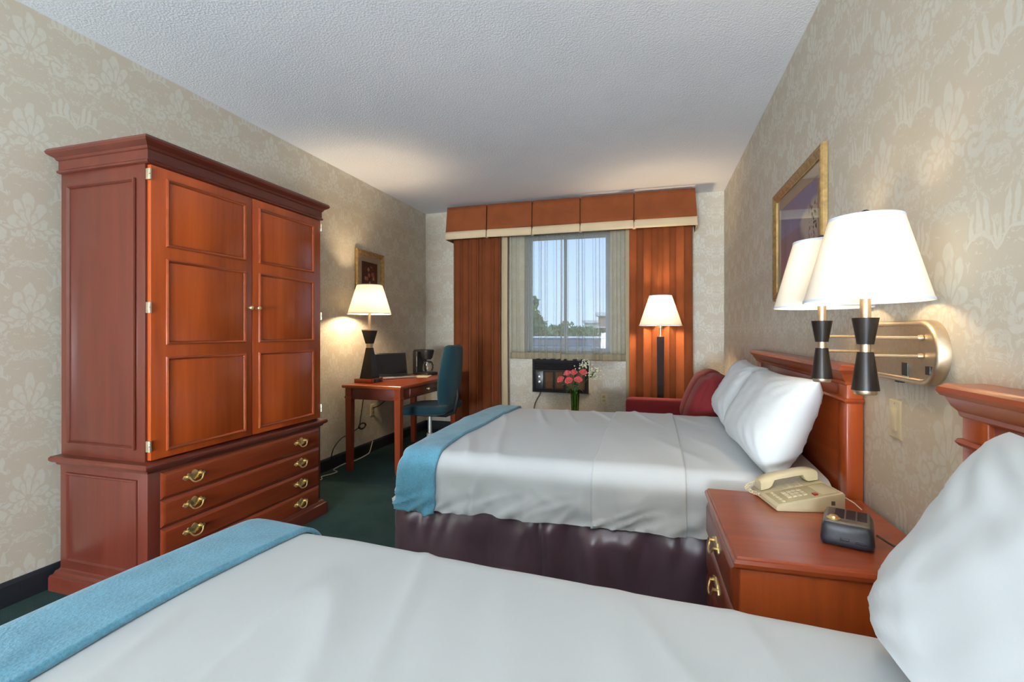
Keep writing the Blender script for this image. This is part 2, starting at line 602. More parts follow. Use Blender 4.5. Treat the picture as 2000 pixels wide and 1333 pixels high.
        for ax in range(3):
            for s in (-1, 1):
                b_, c_ = (ax + 1) % 3, (ax + 2) % 3
                for i in range(n):
                    for j in range(n):
                        q = []
                        for di, dj in ((0, 0), (1, 0), (1, 1), (0, 1)):
                            p = [0, 0, 0]
                            p[ax] = s
                            p[b_] = ts[i + di]
                            p[c_] = ts[j + dj]
                            q.append(vert(p))
                        self.face(q if s > 0 else q[::-1])
        return self

    def build(self, name, mat, parent=None, smooth=35, label=None, keep_normals=False):
        if not keep_normals:
            bmesh.ops.recalc_face_normals(self.bm, faces=self.bm.faces)
        me = bpy.data.meshes.new(name)
        self.bm.to_mesh(me)
        self.bm.free()
        me.materials.append(M[mat] if isinstance(mat, str) else mat)
        if smooth:
            me.polygons.foreach_set('use_smooth', [True] * len(me.polygons))
            me.set_sharp_from_angle(angle=math.radians(smooth))
        o = bpy.data.objects.new(name, me)
        C.objects.link(o)
        if parent is not None:
            o.parent = parent
        if label:
            o['label'] = label
        return o


def tag(o, label, cat, group=None):
    o['label'] = label
    o['category'] = cat
    if group:
        o['group'] = group
    return o


def thing(name, label, cat, loc=(0, 0, 0), rotz=0.0, group=None):
    o = bpy.data.objects.new(name, None)
    o.empty_display_size = 0.05
    C.objects.link(o)
    o.location = loc
    o.rotation_euler = (0, 0, rotz)
    return tag(o, label, cat, group)


def struct(o):
    o['kind'] = 'structure'
    return o


def solidify(o, t, offset=-1.0):
    m = o.modifiers.new('thickness', 'SOLIDIFY')
    m.thickness = t
    m.offset = offset
    return o


PX = lambda x: (lambda u, v, w: (x + w, u, v))      # plane facing +x: u=y, v=z
NX = lambda x: (lambda u, v, w: (x - w, u, v))      # plane facing -x
NY = lambda y: (lambda u, v, w: (u, y - w, v))      # plane facing -y: u=x, v=z


def fbm(p, oct_=3):
    return noise.fractal(Vector(p), 1.0, 2.0, oct_)


# ------------------------------------------------------------------ the room
XL, XR, YB, YF, H = -2.72, 0.715, 5.43, -6.0, 2.68
T = 0.2
struct(MB().box(XL - T, XR + T, YF - T, YB + 0.3, -0.1, 0).build('floor', 'carpet', smooth=0))
struct(MB().box(XL - T, XR + T, YF - T, YB + 0.3, H, H + 0.1).build('ceiling', 'ceiling', smooth=0))
struct(MB().box(XL - T, XL, YF - T, YB + 0.3, 0, H).build('wall_left', 'paper_y', smooth=0))
struct(MB().box(XR, XR + T, YF - T, YB + 0.3, 0, H).build('wall_right', 'paper_y', smooth=0))
struct(MB().box(XL, XR, YF - T, YF, 0, H).build('wall_front', 'paper_x', smooth=0))
WX0, WX1, WZ0, WZ1 = -1.445, -0.455, 0.955, 2.36
m = MB()
yb0, yb1 = YB, YB + 0.22
for a in ((XL, WX0, 0, H), (WX1, XR, 0, H), (WX0, WX1, 0, WZ0), (WX0, WX1, WZ1, H)):
    m.box(a[0], a[1], yb0, yb1, a[2], a[3])
bmesh.ops.remove_doubles(m.bm, verts=m.bm.verts, dist=1e-5)
struct(m.build('wall_back', 'paper_x', smooth=0))
prof = [(0, 0), (0.012, 0), (0.012, 0.09), (0.006, 0.105), (0, 0.108)]


def baseboard(name, pts):
    mb = MB()
    (x0, y0), (x1, y1), n = pts
    mb.loft([[(x0 + n[0] * o, y0 + n[1] * o, z) for o, z in prof], [(x1 + n[0] * o, y1 + n[1] * o, z) for o, z in prof]])
    return struct(mb.build(name, 'base_dark', smooth=0))


baseboard('baseboard_left', ((XL, YF), (XL, YB), (1, 0)))
baseboard('baseboard_right', ((XR, YF), (XR, YB), (-1, 0)))
baseboard('baseboard_back', ((XL + 0.012, YB), (XR - 0.012, YB), (0, -1)))

# window
win = bpy.data.objects.new('window_1', None)
C.objects.link(win)
win.location = ((WX0 + WX1) / 2, YB + 0.12, WZ0)
struct(win)
m = MB(win)
m.frame([(0, 0), (0, 0.06), (0.03, 0.06), (0.03, 0.0)], (WX0 + 0.001, WX1 - 0.001, WZ0 + 0.001, WZ1 - 0.001), NY(YB + 0.17))
m.build('window_frame', 'alu', win, 0)
mid = -0.985
for x0, x1, yy in ((WX0 + 0.03, mid + 0.02, YB + 0.15), (mid - 0.02, WX1 - 0.03, YB + 0.165)):
    m = MB(win)
    m.frame([(0, 0), (0, 0.014), (0.035, 0.014), (0.035, 0.0), (0, 0)], (x0, x1, WZ0 + 0.03, WZ1 - 0.03), NY(yy))
    s = m.build('sash', 'alu', win, 0)
    m = MB(win)
    m.box(x0 + 0.03, x1 - 0.03, yy - 0.008, yy - 0.004, WZ0 + 0.06, WZ1 - 0.06)
    m.build('pane', 'winglass', s, 0)
m = MB(win)
m.box(WX0 + 0.002, WX1 - 0.002, YB + 0.005, YB + 0.10, WZ0 + 0.002, WZ0 + 0.022, 0.004)
m.build('window_sill', 'alu', win, 0)

# ------------------------------------------------------------------ outside the window
M['roof_out'] = plain('grey_roof_membrane', (0.16, 0.19, 0.24, 1), 0.7, noise_scale=2, noise_amt=0.2)
M['coping'] = plain('white_coping', (0.75, 0.78, 0.80, 1), 0.5, noise_scale=3)
M['bld'] = plain('pale_rendered_wall', (0.62, 0.60, 0.55, 1), 0.8, noise_scale=1, noise_amt=0.1)
M['bld2'] = plain('pinkish_brick_wall', (0.42, 0.30, 0.25, 1), 0.8, noise_scale=1, noise_amt=0.1)
M['ground_out'] = plain('grass_ground', (0.10, 0.16, 0.06, 1), 0.9, noise_scale=0.2, noise_amt=0.3)
M['tree'] = plain('tree_leaf', (0.090, 0.19, 0.060, 1), 0.7, noise_scale=3, noise_amt=0.45)
M['bark'] = plain('tree_bark', (0.07, 0.05, 0.035, 1), 0.9, noise_scale=8, noise_amt=0.3)
struct(MB().box(-140, 140, 12, 260, -9.2, -9.0).build('ground_outside', 'ground_out', smooth=0))
r = thing('neighbouring_roof', 'flat grey roof with white coping just outside the window', 'roof', (-1.5, 11.0, -9.0))
MB(r).box(-14, 12, 6.6, 15.0, -9.0, 0.70).build('wall', 'bld', r, 0)
MB(r).box(-14, 12, 6.6, 15.0, 0.70, 0.78).build('roof_deck', 'roof_out', r, 0)
MB(r).box(-14, 12, 14.7, 15.0, 0.78, 1.02, 0.02).build('parapet', 'roof_out', r, 0)
MB(r).box(-14.05, 12.05, 14.65, 15.05, 1.02, 1.08, 0.02).build('coping', 'coping', r, 0)


def building(label, x0, x1, y0, y1, z1, mat, cols, rows):
    b = thing('building', label, 'building', ((x0 + x1) / 2, (y0 + y1) / 2, -9.0))
    MB(b).box(x0, x1, y0, y1, -9.0, z1).build('wall', mat, b, 0)
    MB(b).box(x0 - 0.3, x1 + 0.3, y0 - 0.3, y1 + 0.3, z1, z1 + 0.4).build('roof', 'coping', b, 0)
    for i in range(cols):
        for j in range(rows):
            cx = x0 + (x1 - x0) * (i + 0.5) / cols
            cz = z1 - 1.9 - 3.0 * j
            f = MB(b).box(cx - 0.7, cx + 0.7, y0 - 0.06, y0 + 0.05, cz - 0.8, cz + 0.8, 0.02)
            w_ = f.build('window', 'coping', b, 0)
            MB(b).box(cx - 0.6, cx + 0.6, y0 - 0.08, y0 - 0.05, cz - 0.7, cz + 0.7).build('pane', 'screen', w_, 0)


building('pale distant building beyond the trees outside the window', -9.6, -7.3, 70, 78, 2.6, 'bld', 2, 3)
building('pinkish brick building at the window\'s right edge beyond the trees', -5.4, -1.6, 50, 57, 2.9, 'bld2', 3, 3)


def tree(label, x, y, z, rad, tall, n, seed):
    rng = random.Random(seed)
    t = thing('tree', label, 'tree', (x, y, -9.0), group='trees outside the window')
    m = MB(t)
    m.tube([(x, y, -9), (x + 0.15, y, -4), (x - 0.1, y, z - rad * 0.3), (x, y, z + rad * 0.4)], [0.28, 0.22, 0.16, 0.05], 8)
    m.build('trunk', 'bark', t)
    m = MB(t)
    blobs = [(x + rng.uniform(-0.7, 0.7) * rad, y + rng.uniform(-0.7, 0.7) * rad, z + rng.uniform(-0.8, 0.7) * rad * tall, rad * rng.uniform(0.28, 0.5)) for _ in range(14)]
    for k in range(n):
        bx, by, bz, br = rng.choice(blobs)
        d = Vector((rng.gauss(0, 1), rng.gauss(0, 1), rng.gauss(0, 1))).normalized() * br * rng.uniform(0.6, 1.0)
        p = Vector((bx, by, bz)) + d
        s = rng.uniform(0.16, 0.30) * (0.6 + rad * 0.18)
        a = Vector((rng.gauss(0, 1), rng.gauss(0, 1), rng.gauss(0, 1))).normalized()
        b_ = a.orthogonal().normalized()
        m.face([m.v(p - a * s), m.v(p + b_ * s * 0.45), m.v(p + a * s), m.v(p - b_ * s * 0.45)])
    o = m.build('crown', 'tree', t, 0, keep_normals=True)
    o['kind'] = 'stuff'


tree('tall thin tree rising above the rest at the window\'s left side', -6.35, 24, 1.9, 0.95, 1.5, 1100, 1)
tree('broad round tree low at the left of the window view', -8.6, 34, 0.3, 2.0, 0.8, 2200, 2)
tree('bushy tree left of the window\'s centre bar', -8.4, 39.5, 0.5, 2.0, 0.8, 2200, 3)
tree('low bushy tree right of the window\'s centre bar', -4.8, 31.5, 0.3, 1.5, 0.8, 2000, 4)
tree('smaller tree in front of the pale distant building', -7.2, 47, 0.3, 2.1, 0.8, 2000, 5)

# ------------------------------------------------------------------ hardware helpers


def bail_handle(root, parent, plane, u, v, s=1.0, name='handle'):
    """brass bail pull: shaped backplate, two posts and a swinging bail; plane(u,v,w)"""
    m = MB(root)
    out = [(-0.052, 0.0), (-0.044, 0.010), (-0.034, 0.008), (-0.028, 0.017), (-0.016, 0.013), (-0.008, 0.022), (0, 0.026)]
    poly = out + [(-x, y) for x, y in out[-2::-1]]
    low = [(0.040, -0.010), (0.028, -0.006), (0.018, -0.012), (0.008, -0.010), (0, -0.016)]
    poly = poly + low + [(-x, y) for x, y in low[-2::-1]]
    m.prism([(u + x * s, v + y * s) for x, y in poly], plane, 0.0, 0.004, 0.0012)
    for sx in (-1, 1):
        c = [plane(u + sx * 0.031 * s, v + 0.003 * s, w) for w in (0.0, 0.010, 0.016)]
        m.tube(c, [0.006 * s, 0.005 * s, 0.007 * s], 8)
    path = []
    for k in range(13):
        t = k / 12
        x = -0.031 + 0.062 * t
        e = abs(2 * t - 1)
        y = 0.003 - 0.024 * (1 - e ** 3)
        path.append(plane(u + x * s, v + y * s, 0.014 + 0.008 * (1 - e ** 4)))
    m.tube(path, 0.0030 * s, 8)
    return m.build(name, 'brass', parent, label='ornate brass bail handle')


def round_knob(root, parent, c, d, r, mat='brass', name='knob'):
    m = MB(root)
    c, d = Vector(c), Vector(d)
    m.tube([c, c + d * r * 0.8, c + d * r * 1.1, c + d * r * 1.7, c + d * r * 2.3, c + d * r * 2.6], [r * 0.6, r * 0.45, r * 0.8, r, r * 0.75, r * 0.1], 14)
    return m.build(name, mat, parent)


# ------------------------------------------------------------------ armoire
AX0, AX1 = -2.695, -2.112
AY0, AY1 = 1.555, 2.69
ar = thing('armoire', 'tall red-brown cherry armoire with panelled doors over four drawers', 'wardrobe', ((AX0 + AX1) / 2, (AY0 + AY1) / 2, 0))
m = MB(ar)
m.rect_loft([(0.030, 0.0), (0.030, 0.060), (0.026, 0.070), (0.018, 0.074), (0.012, 0.088), (0.002, 0.094), (0.0, 0.100)], AX0 + 0.03, AX1, AY0, AY1)
m.build('plinth', 'wood_dy', ar, 25)
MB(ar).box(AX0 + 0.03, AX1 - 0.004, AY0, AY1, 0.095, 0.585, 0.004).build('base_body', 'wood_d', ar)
m = MB(ar)
m.rect_loft([(0.0, 0.580), (0.008, 0.584), (0.012, 0.594), (0.024, 0.598), (0.030, 0.606), (0.030, 0.616), (0.024, 0.624), (0.0, 0.630)], AX0 + 0.03, AX1, AY0, AY1)
m.build('waist_moulding', 'wood_dy', ar, 25)
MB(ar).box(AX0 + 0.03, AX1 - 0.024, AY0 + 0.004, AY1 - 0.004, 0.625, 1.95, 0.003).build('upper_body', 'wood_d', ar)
m = MB(ar)
m.rect_loft([(0.0, 1.942), (0.008, 1.946), (0.010, 1.954), (0.004, 1.960), (0.004, 2.000), (0.010, 2.004), (0.014, 2.014), (0.026, 2.022),
             (0.036, 2.030), (0.040, 2.040), (0.034, 2.052), (0.0, 2.055)], AX0 + 0.03, AX1, AY0, AY1)
m.build('cornice', 'wood_dy', ar, 25)
# framed side panels, near end and far end
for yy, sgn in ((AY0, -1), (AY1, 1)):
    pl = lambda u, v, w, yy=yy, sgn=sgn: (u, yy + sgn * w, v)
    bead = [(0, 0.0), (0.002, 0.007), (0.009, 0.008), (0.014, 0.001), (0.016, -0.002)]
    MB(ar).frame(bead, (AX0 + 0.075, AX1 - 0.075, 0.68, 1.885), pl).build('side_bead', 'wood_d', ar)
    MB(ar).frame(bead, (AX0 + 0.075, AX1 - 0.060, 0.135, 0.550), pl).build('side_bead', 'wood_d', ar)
# doors
dz0, dz1 = 0.636, 1.940
for y0, y1, pu0, pu1, ky, hy in ((AY0 + 0.012, 2.119, 1.635, 2.078, 2.098, AY0 + 0.004), (2.123, AY1 - 0.006, 2.165, 2.618, 2.150, AY1 - 0.002)):
    d = MB(ar).box(AX1 - 0.022, AX1, y0, y1, dz0, dz1, 0.003).build('door', 'wood_v', ar)
    for v0, v1 in ((1.587, 1.895), (1.145, 1.533), (0.665, 1.090)):
        MB(ar).frame([(0, 0.0), (0.001, 0.006), (0.006, 0.009), (0.011, 0.007), (0.015, 0.001), (0.017, -0.004)], (pu0, pu1, v0, v1), PX(AX1)).build('panel_moulding', 'wood_y', d)
        MB(ar).box(AX1 - 0.006, AX1 + 0.002, pu0 + 0.016, pu1 - 0.016, v0 + 0.016, v1 - 0.016, 0.001).build('panel', 'wood_v', d)
    round_knob(ar, d, (AX1, ky, 1.335), (1, 0, 0), 0.012)
    for hz in (1.895, 1.31, 0.70):
        m = MB(ar)
        m.box(AX1 - 0.016, AX1 + 0.003, hy - 0.003, hy + 0.010, hz - 0.024, hz + 0.024, 0.001)
        for k in (-0.5, 0.5):
            m.tube([(AX1 + 0.001, hy + 0.003, hz + k * 0.026 - 0.011), (AX1 + 0.001, hy + 0.003, hz + k * 0.026 + 0.011)], 0.006, 8)
        m.build('hinge', 'hinge', d)
# drawers
for zc in (0.512, 0.384, 0.256, 0.128 + 0.004):
    z0, z1 = zc - 0.0605, zc + 0.0605
    m = MB(ar)
    y0, y1 = 1.612, 2.668
    rings = [[PX(AX1 - 0.012)(u, v, w) for u, v in ((y0 + o, z0 + o), (y1 - o, z0 + o), (y1 - o, z1 - o), (y0 + o, z1 - o))] for o, w in
             ((0, 0.0), (0, 0.010), (0.004, 0.013), (0.016, 0.020), (0.018, 0.0205))]
    m.loft(rings)
    d = m.build('drawer', 'wood_m', ar, 20)
    for yc in (1.768, 2.493):
        bail_handle(ar, d, PX(AX1 + 0.0085), yc, zc + 0.004, 1.18)

# ------------------------------------------------------------------ desk
DX0, DX1, DY0, DY1, DZ = -2.575, -2.005, 3.545, 4.80, 0.75
dk = thing('writing_desk', 'cherry wood writing desk with slim legs beside the armoire', 'desk', ((DX0 + DX1) / 2, (DY0 + DY1) / 2, 0))
m = MB(dk)
m.rect_loft([(-0.010, DZ - 0.028), (-0.004, DZ - 0.026), (-0.001, DZ - 0.018), (0, DZ - 0.012), (-0.003, DZ - 0.003), (-0.008, DZ)], DX0, DX1, DY0, DY1)
m.build('tabletop', 'wood_y', dk, 20)
m = MB(dk)
m.box(DX0 + 0.03, DX1 - 0.03, DY0 + 0.03, DY1 - 0.03, DZ - 0.125, DZ - 0.0285, 0.002)
m.build('apron', 'wood_dy', dk)
m = MB(dk)
m.box(DX1 - 0.031, DX1 - 0.022, 3.75, 4.40, DZ - 0.112, DZ - 0.040, 0.003)
d = m.build('drawer', 'wood_dy', dk)
round_knob(dk, d, (DX1 - 0.022, 4.075, DZ - 0.074), (1, 0, 0), 0.011)
for lx in (DX0 + 0.05, DX1 - 0.045):
    for ly in (DY0 + 0.05, DY1 - 0.05):
        m = MB(dk)
        pr = [(0.028, DZ - 0.029), (0.028, 0.652), (0.033, 0.648), (0.033, 0.636), (0.028, 0.632), (0.0235, 0.03), (0.021, 0.0)]
        m.loft([[(lx - h_, ly - h_, z), (lx + h_, ly - h_, z), (lx + h_, ly + h_, z), (lx - h_, ly + h_, z)] for h_, z in pr])
        m.build('leg', 'wood_mv', dk, 20)

# lamp on wooden outlet box


def lamp_shade(root, c, r0, r1, z0, z1, parent, seg=48):
    m = MB(root)
    m.lathe([(r0, z0), (r1, z1)], (c[0], c[1], 0), seg, cap=False)
    s = m.build('lamp_shade', 'shade', parent, 60)
    for zz, rr, d in ((z0, r0, 1), (z1, r1, -1)):
        h_ = 0.007
        k = (r1 - r0) / (z1 - z0)
        m = MB(root)
        m.lathe([(rr + 0.0012, zz), (rr + d * h_ * k + 0.0012, zz + d * h_), (rr + d * h_ * k - 0.0012, zz + d * h_), (rr - 0.0012, zz), (rr + 0.0012, zz)], (c[0], c[1], 0), seg, cap=False)
        m.build('trim_band', 'shade_trim', s, 40)
    return s


def bulb(root, c, z, parent):
    m = MB(root)
    m.lathe([(0.010, z - 0.06), (0.013, z - 0.045), (0.026, z - 0.01), (0.029, z + 0.01), (0.024, z + 0.03), (0.010, z + 0.042), (0.002, z + 0.044)], (c[0], c[1], 0), 16)
    return m.build('bulb', 'bulb', parent, 60)


mb_, nt_, b_ = new_mat('lit_bulb')
nt_.nodes.remove(b_)
em_ = nt_.nodes.new('ShaderNodeEmission')
em_.inputs[0].default_value = (1, 0.78, 0.5, 1)
em_.inputs[1].default_value = 3.0
tr_ = nt_.nodes.new('ShaderNodeBsdfTransparent')
ms_ = nt_.nodes.new('ShaderNodeMixShader')
ms_.inputs[0].default_value = 0.8
nt_.links.new(em_.outputs[0], ms_.inputs[1])
nt_.links.new(tr_.outputs[0], ms_.inputs[2])
nt_.links.new(ms_.outputs[0], nt_.nodes['Material Output'].inputs[0])
M['bulb'] = mb_

LX, LY = -2.463, 3.80
bx = thing('outlet_box', 'small wooden box with black sockets under the desk lamp', 'power box', (LX, LY, DZ))
MB(bx).box(-2.560, -2.385, 3.705, 3.900, DZ, DZ + 0.037, 0.003).build('box', 'wood_y', bx)
MB(bx).box(-2.386, -2.380, 3.745, 3.870, DZ + 0.004, DZ + 0.033, 0.002).build('socket_strip', 'black', bx)
for sy in (3.775, 3.838):
    MB(bx).box(-2.381, -2.377, sy - 0.018, sy + 0.018, DZ + 0.007, DZ + 0.030, 0.001).build('socket', 'navy', bx)
lz = DZ + 0.037
lp = thing('table_lamp', 'black hourglass table lamp with cream shade on the desk', 'lamp', (LX, LY, lz))


def pyramid(root, c, specs):
    m = MB(root)
    m.loft([[(c[0] - h_, c[1] - h_, z), (c[0] + h_, c[1] - h_, z), (c[0] + h_, c[1] + h_, z), (c[0] - h_, c[1] + h_, z)] for h_, z in specs])
    return m


pyramid(lp, (LX, LY), [(0.062, lz), (0.061, lz + 0.008), (0.024, 1.062)]).build('lower_body', 'black_wood', lp, 20)
pyramid(lp, (LX, LY), [(0.022, 1.062), (0.022, 1.100)]).build('metal_waist', 'nickel', lp, 20)
pyramid(lp, (LX, LY), [(0.026, 1.100), (0.050, 1.218)]).build('upper_body', 'black_wood', lp, 20)
pyramid(lp, (LX, LY), [(0.052, 1.218), (0.052, 1.227)]).build('top_plate', 'nickel', lp, 20)
MB(lp).lathe([(0.014, 1.227), (0.014, 1.40), (0.017, 1.40), (0.017, 1.43)], (LX, LY, 0), 16).build('stem', 'nickel', lp)
lamp_shade(lp, (LX, LY), 0.192, 0.112, 1.367, 1.632, lp)
bulb(lp, (LX, LY), 1.49, lp)
light('desk_lamp_light', 'POINT', (0, 0, 1.455 - lz), 38, WARM, radius=0.05, parent=lp)

# laptop
lt = thing('laptop', 'open black laptop on the desk beside the lamp', 'laptop', (-2.455, 4.245, DZ), math.radians(50))
m = MB()
m.box(-0.17, 0.17, -0.12, 0.12, 0.004, 0.016, 0.004)
m.build('base', 'silver', lt)
m = MB()
m.box(-0.155, 0.155, -0.03, 0.10, 0.0155, 0.0175, 0.0008)
kb = m.build('keyboard', 'black', lt)
m = MB()
for r_ in range(5):
    for c_ in range(13):
        x = -0.148 + c_ * 0.0236
        y = -0.024 + r_ * 0.0245
        m.box(x, x + 0.019, y, y + 0.019, 0.0175, 0.0188)
k = m.build('keys', 'navy', kb, 0)
k['kind'] = 'stuff'
MB().box(-0.045, 0.045, -0.105, -0.045, 0.0155, 0.0168, 0.0005).build('touchpad', 'taupe', lt)
m = MB()
m.M = Matrix.Translation((0, 0.118, 0.012)) @ Matrix.Rotation(math.radians(-14), 4, 'X')
m.box(-0.17, 0.17, -0.005, 0.004, 0.0, 0.235, 0.003)
lid = m.build('lid', 'black', lt)
m = MB()
m.M = Matrix.Translation((0, 0.118, 0.012)) @ Matrix.Rotation(math.radians(-14), 4, 'X')
m.box(-0.155, 0.155, -0.0062, -0.0048, 0.02, 0.222)
m.build('screen', 'screen', lid)

# paper under the coffee maker
pp = MB()
pp.M = Matrix.Rotation(0.25, 4, 'Z')
o = pp.box(-0.075, 0.075, -0.10, 0.10, 0, 0.004).build('paper_packet', 'paper', None, 0)
o.location = (-2.265, 4.455, DZ + 0.0005)
tag(o, 'pale paper packet lying in front of the coffee maker', 'paper')

# coffee maker
CX, CY = -2.33, 4.64
cm = thing('coffee_maker', 'small black drip coffee maker at the desk\'s far end', 'coffee maker', (CX, CY, DZ), math.radians(-20))
m = MB()
m.softbox((0, 0, 0.017), (0.115, 0.080, 0.017), 0.016, 8)
m.build('base', 'black', cm)
MB().softbox((-0.082, 0, 0.135), (0.036, 0.078, 0.125), 0.018, 8).build('water_tank', 'black', cm)
m = MB()
m.lathe([(0.045, 0.165), (0.058, 0.180), (0.074, 0.245), (0.076, 0.262), (0.070, 0.268)], (0.025, 0, 0), 24)
m.box(-0.10, 0.03, -0.074, 0.074, 0.240, 0.268, 0.006)
m.build('filter_basket', 'black', cm)
m = MB()
m.lathe([(0.045, 0.036), (0.056, 0.045), (0.062, 0.075), (0.052, 0.115), (0.040, 0.130), (0.040, 0.138)], (0.04, 0, 0), 24, cap=False)
cf = m.build('carafe', 'glass', cm, 60)
MB().lathe([(0.043, 0.126), (0.043, 0.142), (0.034, 0.148), (0.004, 0.150)], (0.04, 0, 0), 20).build('lid', 'black', cf)
MB().tube([(0.080, -0.005, 0.135), (0.115, -0.012, 0.134), (0.132, -0.016, 0.105), (0.126, -0.015, 0.070), (0.105, -0.010, 0.056)], 0.007, 8).build('handle', 'black', cf)
MB().box(-0.050, -0.044, -0.079, -0.074, 0.09, 0.20, 0.001).build('water_gauge', 'silver', cm)

# desk chair
ch = thing('desk_chair', 'teal fabric swivel chair pushed in at the desk', 'chair', (-2.04, 4.16, 0), math.radians(4))


def seat_fn(q):
    q = q.copy()
    q.z += 0.018 * (q.x / 0.24) ** 2 * (1 if q.x > 0 else -1.2)
    return q


MB().softbox((0, 0, 0.485), (0.250, 0.245, 0.042), 0.041, 12, fn=seat_fn).build('seat', 'teal', ch, 80)
m = MB()
m.M = Matrix.Translation((0.235, 0, 0.80)) @ Matrix.Rotation(math.radians(6), 4, 'Y')


def back_fn(q):
    q = q.copy()
    t = (q.z + 0.28) / 0.56
    q.y *= 0.78 + 0.40 * math.sin(PI * min(max(t, 0), 1)) ** 0.7 * (1 - 0.25 * t)
    q.x -= 0.05 * (q.y / 0.2) ** 2 - 0.018 * math.sin(t * PI)
    return q


m.softbox((0, 0, 0), (0.045, 0.20, 0.285), 0.044, 14, fn=back_fn)
m.build('backrest', 'teal', ch, 80)
m = MB()
m.tube([(0.0, 0, 0.425), (0.16, 0, 0.420), (0.24, 0, 0.45), (0.275, 0, 0.60), (0.265, 0, 0.74)], [0.024, 0.024, 0.022, 0.020, 0.018], 8)
m.build('back_bracket', 'black', ch)
MB().box(-0.11, 0.11, -0.10, 0.10, 0.415, 0.445, 0.008).build('seat_plate', 'black', ch)
MB().lathe([(0.030, 0.10), (0.030, 0.24), (0.018, 0.245), (0.018, 0.42)], (0, 0, 0), 16).build('gas_post', 'silver', ch)
for k in range(5):
    t = 2 * PI * k / 5 + 0.3
    c_, s_ = math.cos(t), math.sin(t)
    lg = MB().tube([(0.02 * c_, 0.02 * s_, 0.12), (0.15 * c_, 0.15 * s_, 0.105), (0.28 * c_, 0.28 * s_, 0.075)], [0.026, 0.020, 0.015], 8).build('leg', 'black', ch)
    m = MB()
    for w_ in (-0.016, 0.016):
        m.tube([(0.28 * c_ - s_ * (w_ - 0.008), 0.28 * s_ + c_ * (w_ - 0.008), 0.026), (0.28 * c_ - s_ * (w_ + 0.008), 0.28 * s_ + c_ * (w_ + 0.008), 0.026)], 0.026, 14)
    m.tube([(0.28 * c_, 0.28 * s_, 0.026), (0.28 * c_, 0.28 * s_, 0.08)], 0.009, 8)
    m.build('caster', 'black', lg)

# wall outlet and cords by the desk


def wall_plate(label, plane, u, v, kind='outlet', w=0.07, h_=0.115, cat='outlet'):
    p = plane(u, v, 0.0)
    r_ = thing('wall_' + kind, label, cat, p)
    m = MB(r_)
    m.frame([(0, 0), (0, 0.002), (0.004, 0.005), (0.030, 0.006)], (u - w / 2, u + w / 2, v - h_ / 2, v + h_ / 2), plane)
    m.prism([(u - w / 2 + 0.029, v - h_ / 2 + 0.029), (u + w / 2 - 0.029, v - h_ / 2 + 0.029), (u + w / 2 - 0.029, v + h_ / 2 - 0.029), (u - w / 2 + 0.029, v + h_ / 2 - 0.029)], plane, 0.0, 0.006)
    m.build('cover_plate', 'ivory', r_, 30)
    if kind == 'outlet':
        for dv in (-0.022, 0.022):
            MB(r_).prism([(u - 0.016, v + dv - 0.014), (u + 0.016, v + dv - 0.014), (u + 0.016, v + dv + 0.014), (u - 0.016, v + dv + 0.014)], plane, 0.006, 0.0085, 0.001).build('socket', 'phone_d', r_, 30)
    else:
        k = MB(r_)
        a_, b2 = plane(u - 0.017, v - 0.036, 0.005), plane(u + 0.017, v + 0.036, 0.0)
        k.prism([(u - 0.017, v - 0.034), (u + 0.017, v - 0.034), (u + 0.017, v + 0.034), (u - 0.017, v + 0.034)], plane, 0.005, 0.011, 0.002)
        k.build('rocker', 'phone_l', r_, 30)
        for dv in (-0.048, 0.048):
            MB(r_).prism([(u + 0.003 * math.cos(t * PI / 4), v + dv + 0.003 * math.sin(t * PI / 4)) for t in range(8)], plane, 0.004, 0.007).build('screw', 'hinge', r_, 0)
    return r_


wall_plate('ivory wall outlet on the left wall under the desk', PX(XL), 4.24, 0.42)
wall_plate('ivory wall outlet below the air conditioner, near the sofa', NY(YB), -0.525, 0.46)
wall_plate('ivory rocker light switch under the brass wall lamps', NX(XR), 1.738, 0.935, 'switch', 0.075, 0.118, 'light switch')


def cord(name, label, pts, r, mat, n=8):
    """smooth cable through points"""
    P = [Vector(p) for p in pts]
    path = []
    for i in range(len(P) - 1):
        p0, p1, p2, p3 = P[max(i - 1, 0)], P[i], P[i + 1], P[min(i + 2, len(P) - 1)]
        for k in range(n):
            t = k / n
            path.append(0.5 * ((2 * p1) + (p2 - p0) * t + (2 * p0 - 5 * p1 + 4 * p2 - p3) * t * t + (3 * p1 - p0 - 3 * p2 + p3) * t ** 3))
    path.append(P[-1])
    o = MB().tube(path, r, 6).build(name, mat, None, 60)
    return tag(o, label, 'cable')


cord('floor_cable', 'white cable trailing over the carpet from the armoire to the desk legs',
     [(-2.60, 3.18, 0.006), (-2.585, 3.298, 0.006), (-2.632, 3.36, 0.006), (-2.60, 3.45, 0.006), (-2.60, 3.52, 0.006), (-2.665, 3.56, 0.006), (-2.690, 3.72, 0.006),
      (-2.680, 3.80, 0.006), (-2.66, 3.90, 0.006), (-2.685, 4.10, 0.006), (-2.695, 4.16, 0.02), (-2.700, 4.22, 0.11)], 0.0045, 'cable_w')
coil = [(-2.655, 4.02, 0.74 - 0.05), (-2.66, 3.98, 0.50), (-2.665, 3.945, 0.33)]
for k in range(28):
    t = k / 27 * 3.0 * 2 * PI
    coil.append((-2.67 + 0.008 * math.sin(t * 0.37), 3.995 + (0.055 + 0.008 * math.sin(t * 1.3)) * math.cos(t + PI), 0.305 + (0.026 + 0.005 * math.cos(t * 0.7)) * math.sin(t)))
coil += [(-2.67, 3.90, 0.29), (-2.675, 3.80, 0.262), (-2.685, 3.70, 0.25), (-2.70, 3.60, 0.17), (-2.70, 3.56, 0.05)]
cord('coiled_cable', 'black lamp cord hanging in a bundled coil under the desk', coil, 0.005, 'cable_k', 4)
